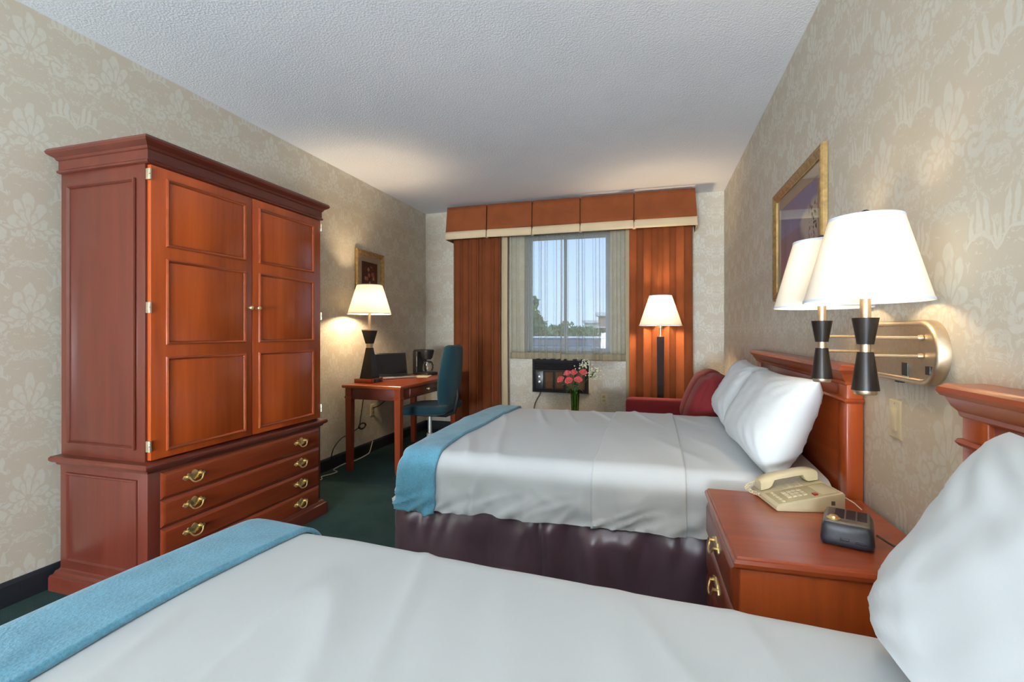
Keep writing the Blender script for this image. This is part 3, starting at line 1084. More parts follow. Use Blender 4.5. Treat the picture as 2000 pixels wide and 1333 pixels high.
cord('short_cable', 'short black cord from the wall outlet up behind the desk',
     [(XL + 0.012, 4.24, 0.442), (XL + 0.03, 4.25, 0.445), (XL + 0.04, 4.33, 0.46), (XL + 0.05, 4.45, 0.52), (XL + 0.06, 4.5, 0.62)], 0.005, 'cable_k')

# ------------------------------------------------------------------ pictures


def painted(name, kind):
    m, nt, b = new_mat(name)
    tc = nt.nodes.new('ShaderNodeTexCoord')
    sep = nt.nodes.new('ShaderNodeSeparateXYZ')
    nt.links.new(tc.outputs['Object'], sep.inputs[0])
    u = X(nt, sep.outputs[1])
    v = X(nt, sep.outputs[2])

    def mixc(f, c0, c1):
        n = nt.nodes.new('ShaderNodeMix')
        n.data_type = 'RGBA'
        nt.links.new(f.s, n.inputs[0])
        for sl, c in ((6, c0), (7, c1)):
            if isinstance(c, tuple):
                n.inputs[sl].default_value = c
            else:
                nt.links.new(c, n.inputs[sl])
        return n.outputs[2]
    nz = X(nt, noise_node(nt, tc.outputs['Object'], 9, 5, 0.6))
    nf = X(nt, noise_node(nt, tc.outputs['Object'], 40, 4, 0.6))
    if kind == 'sea':
        # hazy violet-blue sky over a dark sea with a pale curving beach rising to the near side
        sky = ramp(nt, ((v + 0.25) / 0.5 + (nz - 0.5) * 0.25).s, [(0.30, (0.66, 0.64, 0.68, 1)), (0.55, (0.32, 0.35, 0.55, 1)), (0.85, (0.25, 0.28, 0.48, 1))])
        sea = ramp(nt, ((v + 0.30) / 0.4 + (nf - 0.5) * 0.5).s, [(0.1, (0.38, 0.24, 0.22, 1)), (0.45, (0.30, 0.26, 0.34, 1)), (0.8, (0.30, 0.26, 0.34, 1))])
        c = mixc((v - 0.035 + (nz - 0.5) * 0.02).step(-0.012, 0.012), sea, sky)
        beach = (u * -0.9 + v * 0.55 - 0.02 + (nz - 0.5) * 0.12)
        mask = beach.step(0.02, 0.09) * (v * -1.0 + 0.11 - (u + 0.2) * 0.25 + (nz - 0.5) * 0.08).step(-0.01, 0.03)
        c = mixc(mask, c, (0.70, 0.66, 0.58, 1))
        palm = (nf - 0.52).step(0.0, 0.06) * (u * -1.0 - 0.17).step(0.0, 0.05) * (v - 0.02).abs().step(0.11, 0.05)
        c = mixc(palm, c, (0.05, 0.035, 0.025, 1))
    else:
        c = ramp(nt, nz.s, [(0.3, (0.012, 0.007, 0.006, 1)), (0.75, (0.040, 0.018, 0.012, 1))])
        vo = nt.nodes.new('ShaderNodeTexVoronoi')
        vo.inputs['Scale'].default_value = 21
        nt.links.new(tc.outputs['Object'], vo.inputs['Vector'])
        dist = X(nt, vo.outputs['Distance'])
        sc_ = nt.nodes.new('ShaderNodeSeparateColor')
        nt.links.new(vo.outputs['Color'], sc_.inputs[0])
        hue = ramp(nt, sc_.outputs[0], [(0.2, (0.48, 0.12, 0.09, 1)), (0.45, (0.55, 0.33, 0.25, 1)), (0.7, (0.62, 0.50, 0.36, 1)), (0.9, (0.20, 0.05, 0.04, 1))])
        rad = ((u * u) * 55.0 + ((v - 0.02) * (v - 0.02)) * 34.0 + (nz - 0.5) * 0.6)
        bloom = (dist * -1.0 + 0.62).step(0.10, 0.22) * (rad * -1.0 + 0.62).step(0.0, 0.25) * (nf * 0.9 + 0.45).min(1.0)
        c = mixc(bloom, c, hue)
        vase = (u.abs() * -1.0 + 0.028).step(0.0, 0.008) * (v + 0.12).step(-0.06, -0.05) * (v * -1.0 - 0.08).step(0.0, 0.02)
        c = mixc(vase * 0.7, c, (0.30, 0.26, 0.20, 1))
    nt.links.new(c, b.inputs['Base Color'])
    b.inputs['Roughness'].default_value = 0.5
    return m


M['sea'] = painted('seascape_print', 'sea')
M['still'] = painted('flower_print', 'still')


def picture(label, plane, y0, y1, z0, z1, fw, matw, matb, print_mat):
    c = plane((y0 + y1) / 2, (z0 + z1) / 2, 0)
    r_ = thing('framed_picture', label, 'picture', c)
    m = MB(r_)
    m.frame([(0, 0.002), (0, 0.020), (0.006, 0.027), (0.012, 0.024), (0.018, 0.028), (fw * 0.6, 0.022), (fw * 0.85, 0.014), (fw, 0.016), (fw, 0.004)], (y0, y1, z0, z1), plane)
    m.build('frame', 'gold', r_, 30)
    m = MB(r_)
    e = fw - 0.002
    m.frame([(e, 0.008), (fw + matw - 0.002, 0.008), (fw + matw, 0.006)], (y0, y1, z0, z1), plane)
    m.build('mat_board', matb, r_, 0)
    m = MB(r_)
    e = fw + matw - 0.002
    m.prism([(y0 + e, z0 + e), (y1 - e, z0 + e), (y1 - e, z1 - e), (y0 + e, z1 - e)], plane, 0.003, 0.006)
    m.build('print', print_mat, r_, 0)
    m = MB(r_)
    e = fw - 0.001
    m.prism([(y0 + e, z0 + e), (y1 - e, z0 + e), (y1 - e, z1 - e), (y0 + e, z1 - e)], plane, 0.009, 0.011)
    m.build('glass', 'picglass', r_, 0)


picture('gilt framed seascape print on the right wall above the far bed', NX(XR), 2.33, 3.20, 1.385, 2.015, 0.052, 0.06, 'cream_mat', 'sea')
picture('small gilt framed flower still life above the desk lamp', PX(XL), 3.945, 4.43, 1.43, 2.005, 0.050, 0.055, 'cream_mat', 'still')

# ------------------------------------------------------------------ beds
HBX = 0.66


def box_round(p, lo, hi, r):
    q = [max(lo[i] + r, min(hi[i] - r, p[i])) for i in range(3)]
    inner = Vector(q)
    d = Vector(p) - inner
    if d.length < 1e-9:
        return Vector(p), Vector((0, 0, 1))
    n = d.normalized()
    return inner + n * r, n


def wrinkle(p, n, seed):
    """soft cotton wrinkles: faint on top, gathers near the tucked bottom edge"""
    x, y, z = p
    side = max(0.0, 1 - max(n.z, 0)) * 1.0
    h_ = 0.0016 * fbm((x * 2.3 + seed, y * 1.3, z * 2), 3)
    # long shallow creases running across the bed
    top = max(n.z, 0)
    w1 = noise.noise(Vector((x * 7.5 + y * 2.2 + seed, y * 1.1 - x * 0.5, seed)))
    h_ += 0.0032 * w1 * top
    rid = 1 - abs(noise.noise(Vector((x * 4.2 + y * 1.3 + seed * 3, y * 0.9 - x * 0.4, 3.1))))
    patch = max(0, noise.noise(Vector((x * 1.4 + seed, y * 1.4, 8.8))) + 0.25)
    h_ += 0.0120 * max(0, rid - 0.84) / 0.16 * top * patch
    if side > 0.3:
        low = min(1, max(0, (0.60 - z) / 0.22))
        t = (x + y) * 1.0
        sl = 0.5 + 0.5 * noise.noise(Vector((t * 2.0, seed, 1.7)))
        r2 = 1 - abs(noise.noise(Vector((t * 6 + (0.55 - z) * 5 * (sl - 0.3), z * 2.6, seed + 9))))
        h_ += low * (0.034 * max(0, r2 - 0.66) / 0.34 - 0.012)
        tuck = min(1, max(0, (0.50 - z) / 0.12))
        h_ += tuck * 0.030 * noise.noise(Vector((t * 13 + z * 6, z * 4, seed)))
        r3 = 1 - abs(noise.noise(Vector((t * 9 - z * 16, z * 5 + t * 2, seed + 3))))
        h_ += tuck * 0.020 * max(0, r3 - 0.7) / 0.3
        h_ = max(h_, -0.007)
    return h_


def bed_surface(y0, y1, x0, zt, zb, r=0.095, seed=0.0, skew=0.0):
    lo = (x0, y0, zb - 0.4)
    hi = (5.0, y1, zt)

    def pt(x, y, z, off=0.0):
        p, n = box_round((x, y, z), lo, hi, r)
        crown = 0.020 * (1 - ((y - (y0 + y1) / 2) / ((y1 - y0) / 2)) ** 2) * max(n.z, 0)
        return p + n * (wrinkle(p, n, seed) + off) + Vector((0, -skew * (p.x + 0.3), crown))
    return pt


def strip(m, pt, y0, y1, zt, zb, xa, xb, off, nx, xfun=None, ztrim=None, n_side=26, n_top=60):
    """cloth across the bed between xa and xb, draping down both sides to zb"""
    path = []
    for k in range(n_side):
        path.append((y0, zb + (zt - zb) * k / n_side))
    for k in range(n_top):
        path.append((y0 + (y1 - y0) * k / n_top, zt))
    for k in range(n_side + 1):
        path.append((y1, zt - (zt - zb) * k / n_side))

    def fn(s, t):
        f = t * (len(path) - 1)
        i = min(int(f), len(path) - 2)
        g = f - i
        y = path[i][0] + (path[i + 1][0] - path[i][0]) * g
        z = path[i][1] + (path[i + 1][1] - path[i][1]) * g
        x = xa + (xb - xa) * s
        if xfun:
            x = xfun(s, y, z)
        if ztrim and z < zt - 0.01:
            z = max(z, zb + ztrim(x))
        return pt(x, y, z, off)
    m.grid(fn, nx, len(path) - 1)


def make_bed(which, y0, y1, x0, zt, zb, hb0, hb1, labels, seed, band, throw, skew=0.0):
    yc = (y0 + y1) / 2
    root = thing('bed', labels['bed'], 'bed', (-0.25, yc, 0))
    # headboard
    hz = 1.085
    hb = MB(root).box(HBX + 0.012, XR - 0.004, hb0 + 0.03, hb1 - 0.03, 0.0, hz - 0.05, 0.003).build('headboard', 'wood_y', root)
    for ya, yb_ in ((hb0 + 0.01, hb0 + 0.095), (hb1 - 0.095, hb1 - 0.01)):
        MB(root).box(HBX, XR - 0.003, ya, yb_, 0.0, hz - 0.045, 0.004).build('post', 'wood_v', hb)
    m = MB(root)
    pr = [(-0.002, hz - 0.075), (0.004, hz - 0.070), (0.006, hz - 0.060), (0.014, hz - 0.050), (0.020, hz - 0.036), (0.022, hz - 0.030), (0.028, hz - 0.028),
          (0.034, hz - 0.018), (0.032, hz - 0.008), (0.026, hz - 0.005), (0.022, hz)]
    m.loft([[(HBX - o, hb0 + 0.012 - o, z), (XR - 0.001, hb0 + 0.012 - o, z), (XR - 0.001, hb1 - 0.012 + o, z), (HBX - o, hb1 - 0.012 + o, z)] for o, z in pr])
    m.build('cap_moulding', 'wood_y', hb, 25)
    m = MB(root)
    pr = [(-0.004, 0.945), (0.004, 0.948), (0.010, 0.956), (0.006, 0.964), (-0.004, 0.967)]
    m.loft([[(HBX - o, hb0 + 0.012 - o, z), (XR - 0.002, hb0 + 0.012 - o, z), (XR - 0.002, hb1 - 0.012 + o, z), (HBX - o, hb1 - 0.012 + o, z)] for o, z in pr])
    m.build('rail_moulding', 'wood_y', hb, 25)
    # mattress and box spring under the cloth
    MB(root).box(x0 + 0.05, HBX - 0.004, y0 + 0.09, y1 - 0.09, 0.20, zt - 0.05, 0.05, 3).build('mattress', 'white_sheet', root)

    # skirt: satin, loose gathers, flares a little to the floor
    def skirt(s, t):
        L1, L2, L3 = HBX - x0 - 0.05, y1 - y0 - 0.08, HBX - x0 - 0.05
        f = s * (L1 + L2 + L3)
        z = 0.012 + (zb + 0.03 - 0.012) * t
        flare = (1 - t)
        amp = 0.046 + 0.020 * flare
        wob_ = 2.6 * noise.noise(Vector((f * 1.3, seed, 2)))
        act = min(1.0, max(0.15, 0.55 + 1.3 * noise.noise(Vector((f * 1.05, 3.0, seed)))))
        w_ = 0.9 * noise.noise(Vector((f * 2.2, seed, t * 0.5)))
        w_ += 0.85 * act * math.sin(f * 17 + wob_ * 1.6 + 0.9 * t) * (0.45 + 0.55 * flare)
        w_ += 0.38 * act * math.sin(f * 31 + wob_ * 2.0 - 1.1 * t)
        w_ += 1.3 * noise.noise(Vector((f * 16 + 1.5 * t, seed + 2, t * 1.8))) * t ** 3
        sc_ = 0.02
        tk = min(1.0, max(0.0, (t - 0.80) / 0.18))
        d = (0.014 + 0.022 * flare + amp * w_) * (1 - tk) - 0.012 * tk
        pl_ = abs(f - 0.62 * L1)
        if pl_ < 0.03:
            d -= 0.035 * (1 - pl_ / 0.03) * (1 - 0.3 * t)
        cr = 0.10
        xs, ya, yb2 = x0 + 0.03, y0 + 0.03 + 0.5 * skew, y1 - 0.03 - 0.5 * skew
        if f < L1:
            x = HBX - 0.01 - f
            return (x, ya - d, z)
        f2 = f - L1
        if f2 < L2:
            q = f2 / L2
            return (xs - d, ya + (yb2 - ya) * q, z)
        f3 = f2 - L2
        return (xs + f3, yb2 + d, z)
    m = MB(root)
    m.grid(skirt, 360, 14)
    solidify(m.build('bed_skirt', 'satin', root, 80), 0.003)

    # duvet / tucked sheet
    pt = bed_surface(y0, y1, x0, zt, zb, seed=seed, skew=skew)
    dv = thing('bed_sheet', labels['sheet'], 'bedding', (-0.25, yc, zt))
    m = MB(dv)
    trim = lambda x: 0.02 * noise.noise(Vector((x * 7, seed, 0.3))) + 0.012
    xs = lambda s, y, z: x0 + (HBX - 0.012 - x0) * s
    strip(m, pt, y0, y1, zt, zb, x0, HBX - 0.012, 0.0, 190, xs, trim, 24, 110)
    # foot face
    def foot(s, t):
        y = y0 + (y1 - y0) * s
        z = zb + (zt - zb) * t
        return pt(x0, y, z, 0.0)
    m.grid(foot, 110, 24)
    bmesh.ops.remove_doubles(m.bm, verts=m.bm.verts, dist=0.0008)
    m.build('sheet', 'white_sheet', dv, 80)
    if band:
        m = MB(dv)
        strip(m, pt, y0, y1, zt, zb - 0.004, band[0], band[1], 0.006, 46, None, trim, 24, 90)
        solidify(m.build('folded_band', 'sheet_band', dv, 80), 0.005)
        for xb in band:
            pass
    # blue throw across the foot
    th = thing('throw_blanket', labels['throw'], 'blanket', (throw[0], yc, zt))
    m = MB(th)

    def tx(s, y, z):
        a_ = throw[0] + 0.012 * noise.noise(Vector((y * 3, seed, 1)))
        b2 = throw[1] + 0.022 * noise.noise(Vector((y * 2.2, seed, 5))) + throw[2] * ((y - y0) / (y1 - y0))
        return a_ + (b2 - a_) * s
    strip(m, pt, y0, y1, zt, zb - 0.012, 0, 0, 0.016, 26, tx, lambda x: 0.008 * noise.noise(Vector((x * 9, 2, 2))), 24, 90)
    o = solidify(m.build('blanket', 'blue', th, 80), 0.013)
    m = MB(th)

    def hem(s, t):
        # stitched hem along the inner edge
        return tx(1.0 - 0.10 * s, t[0], t[1])
    return root


make_bed('far', 2.03, 3.55, -1.20, 0.63, 0.375, 1.955, 3.51,
         dict(bed='far double bed with cherry headboard and plum satin skirt',
              sheet='white tucked top sheet on the far bed',
              throw='blue throw blanket across the foot of the far bed'),
         1.7, (-0.25, 0.13), (-1.165, -0.975, 0.02))
make_bed('near', -0.33, 1.165, -1.215, 0.63, 0.375, -0.24, 1.315,
         dict(bed='near double bed in the foreground with cherry headboard',
              sheet='white top sheet of the near bed filling the foreground',
              throw='wide blue throw blanket across the foot of the near bed'),
         8.3, None, (-1.21, -0.945, 0.0), 0.07)


# pillows
def pillow(label, c, wy, hv, th, lean, roll=0.0, yawz=0.0, seed=0.0):
    """standing pillow: wy along the headboard, hv up the lean, th thickness"""
    r_ = thing('pillow', label, 'pillow', c)
    n = 44

    def sgnpow(a, p):
        return math.copysign(abs(a) ** p, a)

    def pt(u, v, s):
        cu, cv = abs(u), abs(v)
        uu = u * (1 - 0.040 * (1 - v * v) ** 1.2)
        vv = v * (1 - 0.060 * (1 - u * u) ** 1.2)
        prof_ = (max(0, 1 - cu ** 4.5) ** 0.52) * (max(0, 1 - cv ** 3.6) ** 0.52)
        sag = 1 + 0.30 * (-v) * (1 - cv)
        t = th * 0.5 * prof_ * sag
        corner = cu * cv
        wr = 0.0055 * fbm((u * 2.2 + seed, v * 2.2, s * 2 + seed), 3) * prof_
        rdg = 1 - abs(noise.noise(Vector((u * 3.0 + v * 1.4 + seed, v * 2.4 - u, seed))))
        wr += 0.006 * max(0, rdg - 0.86) / 0.18 * prof_ * (0.3 + cu)
        # radiating corner creases
        for (a_, b_) in ((1, 1), (1, -1), (-1, 1), (-1, -1)):
            du, dv = a_ - u, b_ - v
            rr = math.hypot(du, dv)
            if rr < 1.0:
                ang = math.atan2(dv, du)
                wr += 0.0035 * math.sin(ang * 17 + seed * 5 + a_ * 3) * math.sin(min(1, rr / 0.9) * PI) * (prof_ ** 0.5)
        return Vector((-s * (t + wr), uu * wy / 2, vv * hv / 2))
    R = Matrix.Rotation(yawz, 4, 'Z') @ Matrix.Rotation(lean, 4, 'Y') @ Matrix.Rotation(roll, 4, 'X')
    m = MB()
    for s in (1, -1):
        def fn(i, j, s=s):
            # denser sampling near the seam
            u = math.sin((i - 0.5) * PI)
            v = math.sin((j - 0.5) * PI)
            return R @ pt(u, v, s)
        m.grid(fn, n, n)
    bmesh.ops.remove_doubles(m.bm, verts=m.bm.verts, dist=0.0006)
    m.build('pillowcase', 'white_sheet', r_, 80)
    return r_


pillow('plump white pillow on the far bed nearest the telephone', (0.500, 2.425, 0.828), 0.78, 0.41, 0.215, math.radians(25), math.radians(-1), 0.02, 1.0)
pillow('white pillow on the far bed behind the nearer pillow', (0.505, 3.165, 0.828), 0.68, 0.41, 0.205, math.radians(25), math.radians(1), 0.0, 4.0)
pillow('large white pillow on the near bed at the right edge', (0.478, 0.632, 0.842), 0.76, 0.415, 0.215, math.radians(27), math.radians(1), 0.0, 7.0)

# ------------------------------------------------------------------ nightstand, telephone, clock radio
NZ = 0.62
ns = thing('nightstand', 'cherry nightstand with stacked brass-handled drawers between the beds', 'nightstand', (0.455, 1.645, 0), math.radians(1.5))
nx0, nx1, ny0, ny1 = -0.262, 0.240, -0.292, 0.285
MB().box(nx0 + 0.018, nx1 - 0.002, ny0 + 0.018, ny1 - 0.018, 0.06, NZ - 0.030, 0.003).build('body', 'wood_v', ns)
m = MB()
m.rect_loft([(0.004, 0.0), (0.004, 0.05), (-0.004, 0.062), (-0.012, 0.066)], nx0 + 0.01, nx1 - 0.006, ny0 + 0.01, ny1 - 0.01)
m.build('plinth', 'wood_dy', ns)
m = MB()
m.loft([[(nx0 - o, ny0 - o, z), (nx1, ny0 - o, z), (nx1, ny1 + o, z), (nx0 - o, ny1 + o, z)] for o, z in
        ((-0.014, NZ - 0.034), (-0.008, NZ - 0.033), (-0.002, NZ - 0.026), (0.0, NZ - 0.016), (-0.004, NZ - 0.007), (-0.008, NZ - 0.006), (-0.010, NZ))])
m.build('top', 'wood_x', ns, 25)
for z0, z1 in ((0.462, 0.582), (0.334, 0.454), (0.206, 0.326), (0.078, 0.198)):
    m = MB()
    p_ = NX(nx0 + 0.020)
    m.loft([[p_(u, v, w) for u, v in ((ny0 + 0.035 + o, z0 + o), (ny1 - 0.035 - o, z0 + o), (ny1 - 0.035 - o, z1 - o), (ny0 + 0.035 + o, z1 - o))] for o, w in
            ((0, 0), (0, 0.010), (0.004, 0.013), (0.016, 0.020), (0.018, 0.0205))])
    d = m.build('drawer', 'wood_m', ns, 20)
    bail_handle(None, d, NX(nx0 - 0.0005), -0.005, (z0 + z1) / 2 + 0.005, 1.1)

# telephone
ph = thing('telephone', 'beige corded desk telephone on the nightstand', 'telephone', (0.468, 1.848, NZ), math.radians(12))
ph.scale = (0.95, 0.95, 0.95)
# local: +x to the wall (high end), -y towards the camera
PW, PL = 0.105, 0.112
side = [(-PL, 0.004), (-PL + 0.006, 0.0), (PL - 0.004, 0.0), (PL, 0.004), (PL, 0.062), (PL - 0.006, 0.068), (-PL + 0.006, 0.022), (-PL, 0.016)]
m = MB()
m.prism(side, lambda u, v, w: (u, w, v), -PW, PW)
bmesh.ops.bevel(m.bm, geom=[e for e in m.bm.edges if abs((e.verts[0].co - e.verts[1].co).y) < 1e-6], offset=0.004, segments=2, profile=0.5, affect='EDGES')
base = m.build('base', 'phone', ph, 40)


def on_top(x, y, h_):
    return (x, y, 0.022 + (x + PL - 0.006) * (0.046 / (2 * PL - 0.012)) + h_)


def slab(x0, x1, y0, y1, h0, h1, mat, name, parent, bev=0.0015):
    m = MB()
    m.prism([(x0, y0), (x1, y0), (x1, y1), (x0, y1)], lambda u, v, w: on_top(u, v, w), h0, h1, bev)
    return m.build(name, mat, parent, 40)


slab(-0.100, 0.100, -0.098, 0.012, -0.001, 0.0012, 'phone_d', 'face_plate', ph)
for i in range(4):
    for j in range(3):
        x = -0.006 - i * -0.0 + (1.5 - i) * 0.017 - 0.018
        y = -0.060 + j * 0.021
        slab(x - 0.006, x + 0.006, y - 0.0075, y + 0.0075, 0.001, 0.005, 'phone_l', 'key', ph)
for j in range(5):
    y = -0.084 + j * 0.021
    slab(-0.085, -0.076, y - 0.007, y + 0.007, 0.001, 0.004, 'phone_l', 'memory_key', ph)
slab(0.022, 0.034, -0.086, -0.066, 0.001, 0.006, 'redled', 'message_lamp', ph)
slab(0.045, 0.095, -0.090, 0.004, 0.0008, 0.002, 'phone', 'card_window', ph)
m = MB()
for k in range(12):
    x = -0.04 + k * 0.0065
    m.prism([(x, 0.020), (x + 0.003, 0.020), (x + 0.003, 0.060), (x, 0.060)], lambda u, v, w: on_top(u, v, w), 0.0, 0.002)
o = m.build('speaker_slots', 'phone_l', ph, 0)
o['kind'] = 'stuff'
MB().box(0.066, 0.078, -PW - 0.0012, -PW + 0.001, 0.026, 0.040).build('sticker', 'taupe', ph)
# handset
hy = 0.062
hp = []
for k in range(21):
    t = k / 20
    x = -0.104 + 0.200 * t
    e = abs(2 * t - 1)
    arch = 0.050 - 0.014 * e ** 4
    hp.append((x, arch, e))
m = MB()
rings = []
for x, a_, e in hp:
    z0 = on_top(x, hy, 0)[2]
    top = z0 + a_
    th_ = 0.021 + 0.040 * min(1, max(0, (e - 0.50) / 0.22))
    bot = max(top - th_, z0 + 0.002)
    w_ = 0.024 + 0.004 * max(0, (e - 0.5) / 0.5)
    rings.append([(x, hy + w_ * sx, zz) for sx, zz in ((-1, bot + 0.003), (-0.8, bot), (0.8, bot), (1, bot + 0.003), (1, top - 0.008), (0.7, top), (-0.7, top), (-1, top - 0.008))])
m.loft(rings)
m.build('handset', 'phone', ph, 50)
pts = []
x0_, y0_, z0_ = -0.112, hy, 0.045
for k in range(90):
    t = k / 89
    a_ = t * 14 * 2 * PI
    cx_ = x0_ - 0.038 * math.sin(t * PI)
    cy_ = y0_ + 0.010 - 0.055 * t
    cz_ = 0.046 - 0.030 * t
    pts.append((cx_ + 0.006 * math.cos(a_), cy_ + 0.003 * math.sin(a_ * 0.5), cz_ + 0.006 * math.sin(a_)))
MB().tube(pts, 0.0016, 5).build('coiled_cord', 'phone_l', ph, 80)
MB().tube([(PL - 0.002, -0.02, 0.035), (PL + 0.03, -0.035, 0.036), (PL + 0.055, -0.06, 0.020), (PL + 0.07, -0.075, 0.003)], 0.0022, 6).build('line_cord', 'cable_w', ph, 80)

# clock radio
cr = thing('clock_radio', 'small dark clock radio on the nightstand in front of the telephone', 'radio', (0.522, 1.548, NZ), math.radians(-20))
cr.scale = (0.92, 0.92, 0.95)


def cr_fn(q):
    q = q.copy()
    t = q.z / 0.075
    q.x *= 1 - 0.10 * t
    q.y *= 1 - 0.08 * t
    return q


MB().softbox((0, 0, 0.034), (0.068, 0.080, 0.034), 0.018, 12, fn=cr_fn).build('body', 'navy', cr, 80)
MB().softbox((0, 0.002, 0.0655), (0.056, 0.068, 0.0045), 0.004, 6).build('top_panel', 'taupe', cr, 60)
m = MB()
for i in range(13):
    for j in range(3):
        y = -0.030 + i * 0.0070
        x = -0.030 + j * 0.028
        m.box(x - 0.002, x + 0.022, y, y + 0.0034, 0.0695, 0.0712)
o = m.build('grille', 'navy', cr, 0)
o['kind'] = 'stuff'
MB().lathe([(0.018, 0.069), (0.018, 0.073), (0.012, 0.074), (0.011, 0.079), (0.003, 0.080)], (-0.033, -0.045, 0), 18).build('dial', 'brass', cr)
MB().box(-0.016, 0.006, -0.0815, -0.077, 0.022, 0.029, 0.001).build('switch', 'black', cr)
MB().box(0.020, 0.048, -0.0815, -0.077, 0.020, 0.026, 0.001).build('slot', 'black', cr)
cord('power_cable', 'thin black power cord looping from the clock radio to the wall',
     [(0.590, 1.545, NZ + 0.022), (0.615, 1.520, NZ + 0.010), (0.640, 1.500, NZ + 0.004), (0.668, 1.478, NZ + 0.004), (0.690, 1.440, NZ + 0.006), (0.700, 1.40, NZ - 0.02)], 0.0028, 'cable_k')

# ------------------------------------------------------------------ double wall lamp
wl = thing('wall_lamp', 'double swing-arm wall lamp on a brushed brass plate above the nightstand', 'wall lamp', (XR, 1.64, 1.147))


def capsule(y0, y1, zc, r, n=14):
    pts_ = []
    for k in range(n + 1):
        t = -PI / 2 + PI * k / n
        pts_.append((y1 - r + r * math.cos(t), zc + r * math.sin(t)))
    for k in range(n + 1):
        t = PI / 2 + PI * k / n
        pts_.append((y0 + r + r * math.cos(t), zc + r * math.sin(t)))
    return pts_


m = MB(wl)
pl = NX(XR)
py0, py1, pzc, pr_ = 1.452, 1.972, 1.146, 0.0875
rings = []
for o, w in ((0.0, 0.0), (0.0, 0.024), (0.003, 0.029), (0.008, 0.031), (0.013, 0.0305), (0.016, 0.027), (0.022, 0.027)):
    rings.append([pl(u, v, w) for u, v in capsule(py0 + o, py1 - o, pzc, pr_ - o)])
m.loft(rings)
m.build('back_plate', 'nickel', wl, 40)
MB(wl).prism([(1.600, 1.078), (1.632, 1.078), (1.632, 1.115), (1.600, 1.115)], pl, 0.027, 0.031, 0.001).build('socket', 'black', wl, 0)
MB(wl).prism([(1.602, 1.062), (1.630, 1.062), (1.630, 1.077), (1.602, 1.077)], pl, 0.027, 0.029).build('sticker', 'phone_l', wl, 0)
MB(wl).prism([(1.482, 1.090), (1.504, 1.090), (1.504, 1.112), (1.482, 1.112)], pl, 0.027, 0.033, 0.001).build('switch', 'black', wl, 0)
MB(wl).box(XR - 0.024, XR - 0.010, 1.66, 1.69, 1.0535, 1.0595, 0.001).build('cord_switch', 'black', wl, 0)
for ly in (1.527, 1.878):
    lx = 0.557
    for rz in (1.186, 1.137):
        MB(wl).tube([(XR - 0.028, ly, rz), (lx, ly, rz)], 0.0048, 10).build('arm_rod', 'nickel', wl)
        MB(wl).lathe([(0.0065, 0), (0.0085, 0.008), (0.0075, 0.012)], (XR - 0.040, ly, rz), 12, axis='x').build('arm_collar', 'nickel', wl)
    MB(wl).lathe([(0.0327, 1.043), (0.0192, 1.147), (0.0, 1.147)], (lx, ly, 0), 28).build('lower_cone', 'black_wood', wl, 30)
    MB(wl).lathe([(0.025, 1.031), (0.027, 1.034), (0.027, 1.043)], (lx, ly, 0), 24).build('foot_ring', 'nickel', wl)
    MB(wl).lathe([(0.0130, 1.145), (0.0130, 1.170)], (lx, ly, 0), 20).build('waist', 'nickel', wl)
    MB(wl).lathe([(0.0197, 1.168), (0.0317, 1.240), (0.0, 1.240)], (lx, ly, 0), 28).build('upper_cone', 'black_wood', wl, 30)
    MB(wl).lathe([(0.0130, 1.240), (0.0130, 1.304), (0.016, 1.306), (0.016, 1.330)], (lx, ly, 0), 20).build('stem', 'nickel', wl)
    lamp_shade(wl, (lx, ly), 0.146, 0.085, 1.284, 1.514, wl, 56)
    bulb(wl, (lx, ly), 1.400, wl)
    m = MB(wl)
    for k in range(3):
        t = 2 * PI * k / 3 + 0.5
        m.tube([(lx, ly, 1.509), (lx + 0.084 * math.cos(t), ly + 0.084 * math.sin(t), 1.511)], 0.0016, 6)
    m.lathe([(0.011, 1.505), (0.014, 1.519), (0.014, 1.529), (0.005, 1.535)], (lx, ly, 0), 14)
    m.build('shade_carrier', 'black', wl)
    light('wall_lamp_light', 'POINT', (lx - XR, ly - 1.64, 1.400 - 1.147), 3.3, WARM, radius=0.03, parent=wl)

# ------------------------------------------------------------------ curtains and valance


